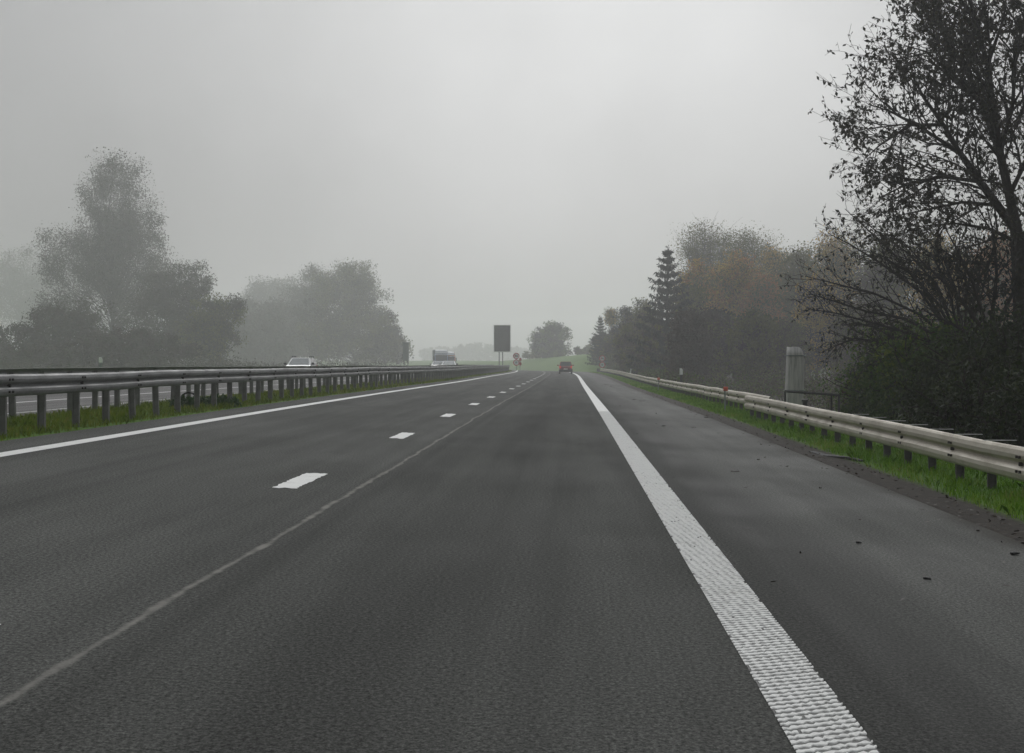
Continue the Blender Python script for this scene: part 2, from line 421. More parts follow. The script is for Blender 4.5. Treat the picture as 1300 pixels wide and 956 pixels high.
road = tag(strip('road', [ED_L,-6.6,-4.7,-2.9,-2.17,-0.6,1.0,2.5,3.4,ED_R], DS, 0.0, M['asphalt']), kind='structure')
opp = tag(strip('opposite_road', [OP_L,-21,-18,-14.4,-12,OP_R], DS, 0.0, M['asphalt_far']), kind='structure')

# ---- painted lines
strip('edge_line', [-6.82,-6.56], DS, 0.005, M['paint'], road)
strip('edge_line', [0.83,1.155], DS[DS>=55], 0.005, M['paint'], road)
rng = np.random.default_rng(5)
# profiled near stretch of the edge line: slanted raised bars on a thin film
bm = bmesh.new()
y = -2.0
while y < 56.0:
    n = 24; ph = y*7+rng.normal(0,0.35)
    w0, w1 = 0.83, 1.155
    top, bot = [], []
    for k in range(n+1):
        t = w0 + (w1-w0)*k/n
        yy = y + 0.28*(k/n) + rng.normal(0, 0.004) + 0.008*math.sin(k*2.4)
        z = float(zroad(t, yy))+0.004
        hw = 0.0235 + 0.010*math.sin(k*math.pi/2+ph) + rng.normal(0,0.004)
        x = float(t+shift(yy))
        bot.append((bm.verts.new((x, yy-hw-0.003, z)), bm.verts.new((x, yy+hw+0.003, z))))
        top.append((bm.verts.new((x, yy-hw+0.004, z+0.004)), bm.verts.new((x, yy+hw-0.004, z+0.004))))
    for k in range(n):
        if rng.random() < (0.10 if k in (0, n-1) else 0.006): continue
        bm.faces.new((top[k][0], top[k+1][0], top[k+1][1], top[k][1]))
        bm.faces.new((bot[k][0], bot[k+1][0], top[k+1][0], top[k][0]))
        bm.faces.new((top[k][1], top[k+1][1], bot[k+1][1], bot[k][1]))
    y += 0.09
bm_obj('edge_line_ridges', bm, M['paint'], road)
strip('edge_line_film', [0.835,1.15], np.arange(-2,56,2.0), 0.003, M['paint_gap'], road)
# dashes
d0 = F*1.266/(620-V0)
k = -1
while True:
    a = d0+12.5*k
    if a > 330: break
    nn = 26 if a < 60 else 8
    rg_ = np.random.default_rng(1000+k)
    j_ = 0.008 if a < 60 else 0.004
    outl = [(-2.98+rg_.normal(0,j_), a+2.5*i/nn) for i in range(nn+1)] + [(-2.98+0.24*i/6, a+2.5+rg_.normal(0,0.05)) for i in range(1,6)]
    outl += [(-2.74+rg_.normal(0,j_), a+2.5-2.5*i/nn) for i in range(nn+1)] + [(-2.74-0.24*i/6, a+rg_.normal(0,0.05)) for i in range(1,6)]
    bm = bmesh.new(); bm.faces.new([bm.verts.new(P(t_, d_, 0.005)) for t_, d_ in outl]); bmesh.ops.triangulate(bm, faces=list(bm.faces))
    bm_obj('lane_dash', bm, M['paint'], road)
    k += 1
strip('edge_line', [-14.42,-14.2], DS, 0.005, M['paint'], opp)
strip('worn_line', [-11.3,-11.15], DS, 0.005, M['paint_worn'], opp)
strip('edge_line', [-22.0,-21.75], DS, 0.005, M['paint'], opp)
for k in range(26):
    strip('lane_dash', [-18.2,-18.0], np.linspace(5+12.5*k, 7.5+12.5*k, 3), 0.005, M['paint'], opp)

# ---------------------------------------------------------------- crash barriers
WP = [(-0.155,0.000),(-0.150,0.028),(-0.128,0.052),(-0.085,0.066),(-0.048,0.060),(-0.024,0.030),(-0.010,0.006),(0.010,0.006),(0.024,0.030),(0.048,0.060),(0.085,0.066),(0.128,0.052),(0.150,0.028),(0.155,0.000)]
def beam_mesh(name, tpos, ds, zc, side, mat, parent, taper=None, vs=1.0):
    """W-beam; side +1: traffic face looks to +t"""
    verts, faces = [], []
    prof2 = [(z*vs, x) for z, x in WP] + [(z*0.985*vs, x-0.012) for (z, x) in WP[::-1]]
    n = len(prof2); rj = random.Random(int(tpos*100))
    for d in ds:
        dz = 0.0; dt = 0.0
        if taper: dz, dt = taper(d)
        dz += rj.gauss(0, 0.007); dt += rj.gauss(0, 0.010)
        base = P(tpos+dt, d)
        zz = float(zroad(tpos, d))
        for (z, x) in prof2:
            verts.append((base[0]+side*x, d, zz+zc+z+dz))
    for i in range(len(ds)-1):
        for k in range(n):
            a = i*n+k; b = i*n+(k+1)%n
            faces.append((a, b, b+n, a+n))
    faces.append(tuple(range(n))); faces.append(tuple(range((len(ds)-1)*n, len(ds)*n))[::-1])
    bm = bmesh.new()
    vs = [bm.verts.new(v) for v in verts]
    for f in faces: bm.faces.new([vs[i] for i in f])
    return bm_obj(name, bm, mat, parent, smooth=False)

def post_mesh(name, h, w, dpt, mat):
    bm = bmesh.new()
    th = 0.012
    box(bm, 0, 0, h/2-0.2, w, th, h+0.4)                      # web
    box(bm, -w/2, 0, h/2-0.2, th, dpt, h+0.4); box(bm, w/2, 0, h/2-0.2, th, dpt, h+0.4)
    o = bm_obj(name, bm, mat); return o

def bolts_mesh(name, tpos, ds, zc, side, parent):
    bm = bmesh.new()
    for d in ds:
        for (dy, dz) in ((-0.12,0.085),(0.02,0.085),(-0.14,-0.085),(0.03,-0.085)):
            b = P(tpos, d+dy); x0 = b[0]+side*0.060; z = float(zroad(tpos, d))+zc+dz
            cyl(bm, (x0, d+dy, z), (x0+side*0.026, d+dy, z), 0.018, seg=6)
        b = P(tpos, d); x0 = b[0]; z = float(zroad(tpos,d))+zc
        cyl(bm, (x0+side*0.003, d, z), (x0+side*0.05, d, z), 0.026, seg=6)
    return tag(bm_obj(name, bm, M['bolt'], parent), kind='stuff')

def barrier(label, tpos, d_a, d_b, first_post, htop, side, mrail, mpost, post_off, keep, spacing=2.0, end_taper=None, spacer=False, pw=0.10, pd=0.075, vs=1.0):
    root = empty('crash_barrier', label=label, cat='crash barrier', group='steel crash barriers along the motorway')
    ds = list(np.arange(d_a, d_b, 4.0)) + [d_b]
    zc = htop-0.155*vs
    beam_mesh('rail', tpos, ds, zc, side, mrail, root, end_taper, vs)
    bolts_mesh('bolts', tpos, np.arange(first_post, min(d_b, first_post+70), 4.0), zc, side, root)
    src = post_mesh('post', htop-0.06, pw, pd, mpost)
    src.parent = root
    d = first_post; posts = []
    while d < d_b-0.3: posts.append(d); d += spacing
    rest = []
    rg = random.Random(3)
    for i, d in enumerate(posts):
        if i >= keep: rest.append(d); continue
        o = src if i == 0 else src.copy()
        if i: link(o); o.parent = root
        p = P(tpos-side*post_off, d)
        o.location = p; o.rotation_euler = (rg.gauss(0,0.012), rg.gauss(0,0.015), rg.gauss(0,0.05))
    if rest:
        bm = bmesh.new()
        for d in rest:
            p = P(tpos-side*post_off, d)
            box(bm, p[0], p[1], p[2]+(htop-0.06)/2-0.1, pw, 0.07, htop-0.06+0.2)
        tag(bm_obj('post_row', bm, mpost, root), kind='stuff')
    if spacer:
        s_src = None
        for i, d in enumerate(posts[:14]):
            p = P(tpos, d)
            if s_src is None:
                bm = bmesh.new(); box(bm, 0.18, 0, 0, 0.40, 0.05, 0.008)
                o = s_src = bm_obj('spacer', bm, M['strap'], root)
            else:
                o = s_src.copy(); link(o); o.parent = root
            o.location = (p[0], p[1], p[2]+htop-0.006)
    return root
barrier('grey barrier on the left beside our carriageway, its ribbed face towards the road', -7.80, 12.57, 279, 14.57, 0.865, 1, M['rail_l'], M['post_l'], 0.075, 100)
barrier('dark barrier standing behind the grey one, on the oncoming side of the grass median', -10.05, 12.2, 276, 14.3, 0.915, -1, M['rail_l'], M['post_l'], -0.0+0.075, 100)
def nearend(d):
    return (0.0, 0.0)
barrier('pale dusty barrier on the right in front of the dark bushes, nearest stretch', 5.25, 8.6, 57.4, 10.5, 0.62, -1, M['rail_r'], M['post_r'], 0.075, 100, spacer=True, vs=1.3)
def fartaper(d):
    e = max(0.0, (d-284)/20.0); return (-0.35*e, 0.5*e)
barrier('pale barrier continuing behind the overlap, running along the wood to the far signs', 5.62, 54.0, 300, 56.2, 0.64, -1, M['rail_r'], M['post_r'], 0.075, 100, end_taper=fartaper, vs=1.25)

# ---------------------------------------------------------------- vegetation builders
class Leaves:
    """collects leaf quads (rhombs)"""
    def __init__(s): s.v = []
    def add(s, pos, size, rg, droop=0.0, aspect=0.55, narrow=False):
        """pos (n,3); size (n,) length"""
        n = len(pos)
        if n == 0: return
        a = rg.normal(size=(n,3)); a[:,2] -= droop; a /= np.linalg.norm(a,axis=1)[:,None]
        b = rg.normal(size=(n,3)); b -= (b*a).sum(1)[:,None]*a; b /= np.linalg.norm(b,axis=1)[:,None]
        L = size[:,None]
        p0 = pos; p1 = pos + a*L*0.45 + b*L*aspect*0.5; p2 = pos + a*L; p3 = pos + a*L*0.45 - b*L*aspect*0.5
        s.v.append(np.stack([p0,p1,p2,p3],1).reshape(-1,3))
    def build(s, name, mat, parent):
        V = np.concatenate(s.v); n = len(V)//4
        return mesh_obj(name, V, np.arange(n*4).reshape(n,4), mat, parent)

class Tubes:
    def __init__(s): s.segs = {3:[],5:[],8:[]}
    def seg(s, p, q, r0, r1):
        k = 8 if r0 > 0.09 else (5 if r0 > 0.03 else 3)
        s.segs[k].append((p[0],p[1],p[2],q[0],q[1],q[2],r0,r1))
    def line(s, pts, r0, r1):
        n = len(pts)-1
        for i in range(n):
            s.seg(pts[i], pts[i+1], r0+(r1-r0)*i/n, r0+(r1-r0)*(i+1)/n)
    def build(s, name, mat, parent):
        VV, FF, off = [], [], 0
        for k, L in s.segs.items():
            if not L: continue
            A = np.array(L); p = A[:,0:3]; q = A[:,3:6]; r0 = A[:,6]; r1 = A[:,7]
            d = q-p; d /= np.maximum(np.linalg.norm(d,axis=1),1e-9)[:,None]
            ref = np.where(np.abs(d[:,2:3])<0.9, np.array([[0,0,1.0]]), np.array([[1.0,0,0]]))
            u = np.cross(d, ref); u /= np.linalg.norm(u,axis=1)[:,None]; w = np.cross(d,u)
            ang = np.arange(k)*2*math.pi/k
            c = np.cos(ang)[None,:,None]; sn = np.sin(ang)[None,:,None]
            ring = u[:,None,:]*c + w[:,None,:]*sn
            ra = p[:,None,:]+ring*r0[:,None,None]; rb = q[:,None,:]+ring*r1[:,None,None]
            V = np.concatenate([ra,rb],1).reshape(-1,3)
            n = len(A); base = off+np.arange(n)[:,None]*2*k
            j = np.arange(k)[None,:]; j2 = (j+1)%k
            Fq = np.stack([base+j, base+j2, base+k+j2, base+k+j], -1).reshape(-1,4)
            VV.append(V); FF.append(Fq); off += len(V)
        return mesh_obj(name, np.concatenate(VV), np.concatenate(FF), mat, parent)

def crown_tree(name, base, lobes, label, cat='tree', group=None, leaf=('leaf_olive',), bark='bark', seed=1, clumps=110, per=55, lsize=0.28, spread=0.09, droop=0.3, trunk_r=0.22, twigs=0, H=None, lean=0.0, stretch=1.0):
    """lobes: (dx, dy, z, rx, ry, rz) relative to base: foliage clumps fill them; limbs run from the trunk to every clump"""
    rg = np.random.default_rng(seed)
    root = empty(name, tuple(base), 0, label, cat, group)
    H = H or max(l[2]+l[5] for l in lobes)
    tb = Tubes()
    tp = [np.array([0,0,-0.3])]
    nseg = 8
    top = np.array([lobes[0][0]*0.6+lean*H, lobes[0][1]*0.6, H*0.9])
    for i in range(1, nseg+1):
        f = i/nseg
        tp.append(top*f + rg.normal(0, 0.012*H, 3)*np.array([1,1,0.2]))
    tb.line(tp, trunk_r, trunk_r*0.16)
    vol = np.array([l[3]*l[4]*l[5] for l in lobes])**0.75; vol /= vol.sum()
    lv = {m: Leaves() for m in leaf}
    names = list(leaf)
    for i in range(clumps):
        l = lobes[rg.choice(len(lobes), p=vol)]
        v = rg.normal(size=3); v /= np.linalg.norm(v)
        r = rg.random()**0.36 * (0.84+0.22*rg.random())
        c = np.array(l[:3]) + v*r*np.array(l[3:6])
        lo_ = min(0.5, 0.25*H)
        if c[2] < lo_: c[2] = lo_*(1+0.5*rg.random())
        # limb
        zf = np.clip(c[2]*(0.35+0.4*rg.random()), 0.08*H, 0.85*H)
        f = zf/top[2]*nseg; k = int(min(f, nseg-1)); a = tp[k]+(tp[k+1]-tp[k])*(f-k) if k < nseg else tp[-1]
        m1 = a*0.5+c*0.5 + np.array([0,0,-0.03*H*rg.random()]) + rg.normal(0,0.03*H,3)
        rr = trunk_r*(0.07+0.16*rg.random()**2)
        tb.line([a, m1, c], rr, rr*0.3)
        n = int(per*(0.4+1.2*rg.random()))
        sp = spread*H*(0.55+0.8*rg.random())
        pos = c + np.clip(rg.normal(size=(n,3)),-1.75,1.75)*sp*np.array([1,1,0.75*stretch])
        pos[:,2] = np.maximum(pos[:,2], 0.05)
        lv[names[rg.integers(len(names))]].add(pos, lsize*(0.5+rg.random(n)), rg, droop)
        if twigs:
            nt = int(twigs*(0.5+rg.random()))
            for _ in range(nt):
                e = c + np.clip(rg.normal(size=3),-1.2,1.2)*sp*1.4 + np.array([0,0,0.3*sp])
                tb.line([c*0.7+m1*0.3, (c+e)/2+rg.normal(0,0.15*sp,3), e], 0.022, 0.008)
    tb.build('trunk', M[bark], root)
    for m in names:
        if lv[m].v: lv[m].build('crown', M[m], root)
    return root

def conifer(base, H, Rb, label, seed, group=None, tiers=17, up=0.30):
    rg = np.random.default_rng(seed)
    root = empty('fir_tree', tuple(base), 0, label, 'conifer', group)
    tb = Tubes(); lv = Leaves()
    tb.line([np.array([0,0,-0.3]), np.array([0,0,H*0.5]), np.array([0.05,0,H])], H*0.016, 0.015)
    for i in range(tiers):
        f = (i+0.5)/tiers; z = H*(0.06+0.93*f)
        L0 = Rb*(1-f)**0.85+0.12
        nb = rg.integers(6,10)
        ph = rg.random()*6.28
        for b in range(nb):
            a = ph+b*6.283/nb+rg.normal(0,0.2); L = L0*(0.6+0.55*rg.random())
            dr = -0.35*(1-f)-0.1
            pts = []
            for s in np.linspace(0,1,6):
                zz = z + L*(dr*s + up*1.6*s*s)
                pts.append(np.array([math.cos(a)*L*s, math.sin(a)*L*s, zz]))
            tb.line(pts, 0.03, 0.008)
            for s in np.linspace(0.12,1,int(min(16,max(5,L*5)))):
                p = np.array([math.cos(a)*L*s, math.sin(a)*L*s, z + L*(dr*s+up*1.6*s*s)])
                n = 11
                w = 0.13*(1-0.5*s)*max(0.5,L0/2)
                pos = p+rg.normal(size=(n,3))*np.array([w,w,0.035*H/14])
                lv.add(pos, 0.026*H*(0.6+rg.random(n)), rg, 1.2, 0.30)
    n = 30; pos = np.stack([rg.normal(0,0.07,n), rg.normal(0,0.07,n), H*(0.93+0.08*rg.random(n))],-1)
    lv.add(pos, 0.25+0.1*rg.random(n), rg, -0.6, 0.2)
    tb.build('trunk', M['bark'], root); lv.build('crown', M['needle'], root)
    return root

def branching(tb, lv, pts, r0, r1, rg, level, cfg):
    """pts: polyline of a limb; sprouts children along it"""
    pts = [np.asarray(p, float) for p in pts]
    tb.line(pts, r0, r1)
    seglen = [np.linalg.norm(pts[i+1]-pts[i]) for i in range(len(pts)-1)]
    tot = sum(seglen)
    c = cfg[level]
    n = max(1, int(tot*c['den']*(0.8+0.4*rg.random())))
    for j in range(n):
        f = c['start'] + (1-c['start'])*(j+rg.random())/n
        s = f*tot; i = 0
        while i < len(seglen)-1 and s > seglen[i]: s -= seglen[i]; i += 1
        p = pts[i]+(pts[i+1]-pts[i])*min(1, s/seglen[i])
        dr = (pts[i+1]-pts[i])/seglen[i]
        q = rg.normal(size=3); q -= q.dot(dr)*dr; q /= np.linalg.norm(q)
        ang = c['ang']*(0.7+0.6*rg.random())
        nd = dr*math.cos(ang)+q*math.sin(ang) + np.array(c['trop'])
        nd /= np.linalg.norm(nd)
        L = c['len']*(0.5+0.8*rg.random())*(1.15-0.6*f)
        m = c['steps']; pp = [p]; dd = nd.copy()
        for k in range(m):
            dd = dd + rg.normal(0, c['wig'], 3) + np.array(c['trop'])*0.35; dd /= np.linalg.norm(dd)
            pp.append(pp[-1]+dd*L/m)
        ra = max(0.005, min(c['r'], (r0+(r1-r0)*f)*0.62)); rb = ra*0.35
        if level+1 < len(cfg):
            branching(tb, lv, pp, ra, max(rb,0.004), rg, level+1, cfg)
        else:
            tb.line(pp, ra, 0.004)
            nl = rg.poisson(c['leaves'])
            if nl:
                idx = rg.random(nl)*m; kk = idx.astype(int); ppa = np.array(pp)
                kk = np.minimum(kk, m-1)
                pos = ppa[kk]+(ppa[kk+1]-ppa[kk])*(idx-kk)[:,None]
                lv.add(pos, c['lsize']*(0.6+0.8*rg.random(nl)), rg, 0.9, 0.5)

def px(x, y, d, dd=0.0):
    """a point seen in the photo at (x, y), standing d metres down the road"""
    d2 = d+dd
    return np.array([(x-U0)*d2/F, d2, CAMZ-(y-V0)*d2/F])
def gz(x, d):
    t = x-float(shift(d)); return float(zroad(t, d))+float(terrain_bump(x, d, t))
def gp(xpx, d):
    x = (xpx-U0)*d/F; return (x, d, gz(x, d))

def limb_tree(label, d, limbs, cfg, seed, barkm, leafm, radii, jitter=0.6):
    rg = np.random.default_rng(seed)
    p0 = limbs[0][0]
    bx = (p0[0]-U0)*d/F; base = np.array([bx, d, gz(bx, d)])
    root = empty('tree', tuple(base), 0, label, 'tree', 'dark half bare trees behind the right barrier')
    tb = Tubes(); lv = Leaves()
    done = []
    for i, (pl, (ra, rb)) in enumerate(zip(limbs, radii)):
        dep = 0.0; pts = []
        if done:
            dep = min(((qx-pl[0][0])**2+(qy-pl[0][1])**2, qd) for qx, qy, qd in done)[1]
        slope = 0 if i == 0 else rg.normal(0, jitter)
        for k, q in enumerate(pl):
            x, y = q[0], q[1]
            dd = dep + slope*k
            if k and i >= 0:
                for f_ in np.linspace(0.05,1,20): done.append((pl[k-1][0]+(x-pl[k-1][0])*f_, pl[k-1][1]+(y-pl[k-1][1])*f_, dep+slope*(k-1+f_)))
            w = px(x, y, d) + np.array([0, dd, 0])
            pts.append(w-base)
        if i == 0: pts[0] = np.array([pts[0][0], 0, -0.3])
        if i == 0:
            tb.line(pts, ra, rb)
        else:
            branching(tb, lv, pts, ra, rb, rg, 0, cfg)
    tb.build('trunk', M[barkm], root); lv.build('crown', M[leafm], root)
    return root

CFG1 = [dict(den=4.4, start=0.12, ang=0.75, len=2.2, steps=4, wig=0.13, trop=(0,0,0.10), r=0.035),
        dict(den=4.2, start=0.12, ang=0.70, len=1.0, steps=3, wig=0.16, trop=(0,0,0.05), r=0.014),
        dict(den=5.0, start=0.10, ang=0.75, len=0.42, steps=2, wig=0.2, trop=(0,0,-0.05), r=0.007, leaves=3.4, lsize=0.125)]
limbs = [
 [(1300,560),(1293,460),(1291,370),(1287,296)],
 [(1287,296),(1262,262),(1240,232),(1215,195),(1195,160),(1170,125),(1155,95)],
 [(1287,296),(1275,250),(1262,200),(1252,150),(1243,90),(1225,30),(1205,-40),(1190,-110)],
 [(1262,200),(1240,130),(1212,70),(1188,15),(1170,-50)],
 [(1262,200),(1272,140),(1270,80),(1284,10),(1280,-90)],
 [(1289,330),(1312,260),(1337,180),(1360,80),(1370,-20)],
 [(1240,232),(1195,222),(1155,232),(1128,245)],
 [(1215,195),(1170,165),(1130,142),(1105,133)],
 [(1252,150),(1210,120),(1175,95),(1145,85)],
 [(1275,250),(1300,200),(1310,120),(1330,30)],
 [(1225,30),(1195,-20),(1175,-60)],
 [(1289,310),(1255,290),(1215,282),(1170,285)],
 [(1243,90),(1265,30),(1275,-40)],
 [(1212,70),(1180,50),(1160,35)],
 [(1240,130),(1200,100),(1165,75),(1135,70)],
 [(1262,262),(1225,255),(1185,262),(1150,268)],
 [(1277,170),(1300,110),(1308,30),(1320,-50)],
 [(1195,160),(1160,155),(1130,175),(1115,190)],
]
radii = [(0.24,0.19),(0.13,0.025),(0.14,0.025),(0.08,0.02),(0.065,0.02),(0.09,0.025),(0.06,0.015),(0.06,0.015),(0.06,0.015),(0.07,0.02),(0.06,0.02),(0.06,0.015)]+[(0.055,0.015)]*6
limb_tree('tall half bare tree at the right edge, its forked trunk rising out of view', 50, limbs, CFG1, 11, 'bark', 'leaf_dark', radii)

CFG2 = [dict(den=4.2, start=0.2, ang=0.55, len=1.3, steps=4, wig=0.12, trop=(0,0,0.08), r=0.02),
        dict(den=4.6, start=0.12, ang=0.6, len=0.6, steps=3, wig=0.16, trop=(0,0,0.03), r=0.009),
        dict(den=5.0, start=0.1, ang=0.7, len=0.28, steps=2, wig=0.2, trop=(0,0,0.0), r=0.005, leaves=1.1, lsize=0.11)]
st = [
 [(1222,520),(1220,480),(1216,440)],
 [(1216,450),(1160,425),(1105,410),(1060,398),(1022,392)],
 [(1214,445),(1165,400),(1110,375),(1060,362),(1018,352)],
 [(1216,445),(1170,370),(1120,330),(1085,305),(1062,290)],
 [(1214,440),(1168,360),(1130,315),(1100,285),(1078,262)],
 [(1216,440),(1190,360),(1160,320),(1125,290),(1110,275)],
 [(1218,440),(1205,360),(1190,320),(1165,300)],
 [(1222,440),(1225,360),(1222,300)],
 [(1222,440),(1245,370),(1262,310)],
 [(1216,455),(1150,440),(1100,428),(1080,438),(1072,452)],
 [(1218,470),(1150,465),(1110,457),(1088,466)],
 [(1216,440),(1180,385),(1140,350),(1100,330),(1070,325)],
 [(1216,445),(1150,405),(1100,395),(1055,380),(1030,372)],
 [(1218,440),(1215,370),(1205,330),(1180,292)],
 [(1220,440),(1240,360),(1245,320),(1235,285)],
]
rad2 = [(0.12,0.09)]+[(0.05,0.010)]*14
limb_tree('low bare many stemmed tree spreading its thin twigs left over the bushes', 53, st, CFG2, 12, 'bark', 'leaf_dark', rad2, 0.4)
CFG3 = [dict(den=4.2, start=0.15, ang=0.7, len=1.4, steps=4, wig=0.14, trop=(0,0,0.06), r=0.022),
        dict(den=4.6, start=0.12, ang=0.7, len=0.75, steps=3, wig=0.18, trop=(0,0,0.02), r=0.010),
        dict(den=5.0, start=0.1, ang=0.75, len=0.34, steps=2, wig=0.2, trop=(0,0,-0.03), r=0.006, leaves=3.0, lsize=0.12)]
st3 = [
 [(1262,540),(1258,470),(1252,420)],
 [(1252,430),(1215,370),(1180,330),(1160,300)],
 [(1252,425),(1235,360),(1215,310),(1205,285)],
 [(1253,425),(1260,350),(1255,300),(1245,265)],
 [(1254,430),(1290,370),(1300,310),(1310,270)],
 [(1254,440),(1310,400),(1350,350)],
 [(1252,440),(1200,410),(1165,395)],
 [(1256,450),(1300,430),(1340,420)],
]
rad3 = [(0.13,0.10)]+[(0.06,0.012)]*7
limb_tree('dense dark thicket tree between the bare twiggy tree and the tall trunk', 47, st3, CFG3, 13, 'bark', 'leaf_dark', rad3, 0.35)

def bush(xpx, ypx_top, d, rx, label, seed, leafm, ry=None, clumps=70, per=80, lsize=0.12, dz=0.0, group='bushes behind the right barrier', twigs=3):
    b = list(gp(xpx, d)); 
    H = CAMZ-(ypx_top-V0)*d/F - b[2]
    ry = ry or rx
    lobes = [(0,0,H*0.55,rx,ry,H*0.47),(-rx*0.5,0.2,H*0.38,rx*0.6,ry*0.7,H*0.36),(rx*0.5,-0.2,H*0.4,rx*0.6,ry*0.7,H*0.36),(0,0,H*0.2,rx*1.05,ry,H*0.22)]
    return crown_tree('bush', b, lobes, label, 'bush', group, (leafm,), 'bark', seed, clumps, per, lsize, 0.10, 0.2, 0.06, twigs, H)
bush(1145, 408, 55.5, 1.5, 'green leafy bush under the bare twigs, leftmost of the bushes behind the barrier', 21, 'leaf_bush', clumps=220, per=150, lsize=0.10)
bush(1195, 418, 48, 1.5, 'dark green bush right of the leafy one, below the many stemmed tree', 22, 'leaf_bush', clumps=200, per=150, lsize=0.11)
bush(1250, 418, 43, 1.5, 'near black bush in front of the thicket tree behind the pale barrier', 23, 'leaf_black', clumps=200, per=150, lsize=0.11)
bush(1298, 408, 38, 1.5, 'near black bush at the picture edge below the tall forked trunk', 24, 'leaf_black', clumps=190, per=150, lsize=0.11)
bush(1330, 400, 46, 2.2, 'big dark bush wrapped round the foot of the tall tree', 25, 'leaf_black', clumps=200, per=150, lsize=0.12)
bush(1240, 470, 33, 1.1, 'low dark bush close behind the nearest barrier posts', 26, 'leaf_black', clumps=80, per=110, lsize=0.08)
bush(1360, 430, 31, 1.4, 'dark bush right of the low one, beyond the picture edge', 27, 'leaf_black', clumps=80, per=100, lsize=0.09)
bush(1098, 475, 58, 0.5, 'small olive bush between the hand rail and the green leafy bush', 28, 'leaf_olive', clumps=50, per=70, lsize=0.085)
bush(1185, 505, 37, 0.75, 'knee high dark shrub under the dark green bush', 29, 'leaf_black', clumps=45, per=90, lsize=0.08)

# ---- wood on the right
def wood_tree(xpx, ytop, d, wpx, label, seed, leaf, bark='bark', low=0.15, group='trees of the wood on the right', name='tree', clumps=110, per=60, lsize=0.26, twigs=0, top_shape=0, spread=0.062, droop=0.3, stretch=1.0):
    b = list(gp(xpx, d)); H = CAMZ-(ytop-V0)*d/F - b[2]
    w = wpx*d/F/2
    rg = random.Random(seed)
    hh = H*(1-low)
    lobes = [(0,0,H*low+hh*0.60,w*0.88,w*0.88,hh*0.39),
             (-w*0.42,rg.uniform(-.4,.4)*w,H*low+hh*0.68,w*0.52,w*0.6,hh*0.24),
             (w*0.42,rg.uniform(-.4,.4)*w,H*low+hh*0.72,w*0.5,w*0.6,hh*0.22),
             (rg.uniform(-.25,.25)*w,0,H*low+hh*0.80,w*0.55,w*0.6,hh*0.19),
             (-w*0.5,rg.uniform(-.4,.4)*w,H*low+hh*0.38,w*0.55,w*0.7,hh*0.26),
             (w*0.5,rg.uniform(-.4,.4)*w,H*low+hh*0.40,w*0.55,w*0.7,hh*0.26),
             (0,0,H*low+hh*0.2,w*0.8,w*0.8,hh*0.22)]
    return crown_tree(name, b, lobes, label, 'tree', group, leaf, bark, seed, int(clumps*1.9), int(per*1.7), lsize*0.9, spread*0.82, droop, H*0.010+0.05, twigs, H, stretch=stretch)

conifer(gp(847, 205), 14.6, 4.9, 'dark fir standing above the wood, its tiered branches against the fog', 31)
conifer(gp(762, 330), 8.6, 2.6, 'small dark conifer at the far left end of the right hand wood', 32)
wood_tree(795, 384, 290, 30, 'ragged dark tree between the yellow topped birch and the tall fir', 33, ('needle','leaf_olive'), clumps=90, per=50, low=0.05)
wood_tree(816, 374, 270, 24, 'loose dark tree touching the left side of the tall fir', 34, ('leaf_olive','needle'), clumps=80, per=45, low=0.05)
wood_tree(900, 284, 275, 86, 'round topped airy tree highest in the wood, right of the tall fir', 41, ('leaf_olive',), clumps=170, per=60, lsize=0.23, low=0.25, twigs=3)
wood_tree(955, 288, 255, 84, 'dense olive tree right of the round topped airy tree', 42, ('leaf_olive',), clumps=170, per=60, lsize=0.2)
wood_tree(985, 312, 240, 42, 'slim yellow leaved tree in the middle of the wood', 43, ('leaf_gold','leaf_olive'), clumps=120, per=50, low=0.2)
wood_tree(932, 322, 225, 62, 'rust coloured tree in front of the dense olive one', 44, ('leaf_rust','leaf_olive','leaf_gold'), clumps=150, per=55)
wood_tree(888, 332, 235, 56, 'orange brown tree right of the fir, below the airy crown', 45, ('leaf_rust','leaf_gold','leaf_olive'), clumps=140, per=50)
wood_tree(1012, 308, 225, 52, 'grey green tree half hidden by the bare twigs', 46, ('leaf_olive',), clumps=150, per=55)
wood_tree(1060, 288, 210, 62, 'pale olive tree behind the bare twiggy tree', 47, ('leaf_olive','leaf_gold'), clumps=160, per=50, low=0.1)
wood_tree(1120, 300, 195, 70, 'hazy tree behind the bushes left of the tall trunk', 48, ('leaf_olive','leaf_brown'), clumps=150, per=55)
wood_tree(1190, 300, 185, 80, 'hazy tree straight behind the thicket', 49, ('leaf_olive','leaf_gold'), clumps=150, per=55)
wood_tree(1270, 290, 175, 80, 'hazy tree seen past the tall trunk', 50, ('leaf_olive','leaf_rust'), clumps=150, per=55)
wood_tree(1036, 345, 190, 48, 'amber tinted small tree beside the bare twigs', 51, ('leaf_gold','leaf_brown'), clumps=110, per=50)
wood_tree(876, 392, 170, 46, 'dark brown bare tree below the tall fir', 52, ('twig','leaf_brown'), clumps=130, per=60, twigs=4, low=0.05)
wood_tree(905, 388, 180, 62, 'dark grey brown shrubby tree at the front of the wood', 53, ('twig','leaf_brown','leaf_olive'), clumps=150, per=65, twigs=4, low=0.02)
wood_tree(955, 395, 170, 60, 'dark olive shrubby tree at the front of the wood', 54, ('leaf_olive','leaf_olive','leaf_brown'), clumps=150, per=70, twigs=3, low=0.02)
wood_tree(1000, 402, 175, 54, 'olive shrubby tree behind the grey pillar', 55, ('leaf_olive','leaf_brown'), clumps=140, per=70, twigs=2, low=0.02, lsize=0.17)
wood_tree(835, 412, 205, 50, 'brown bare tree under the left side of the fir', 56, ('twig','leaf_brown','leaf_olive'), clumps=120, per=60, twigs=4, low=0.03)
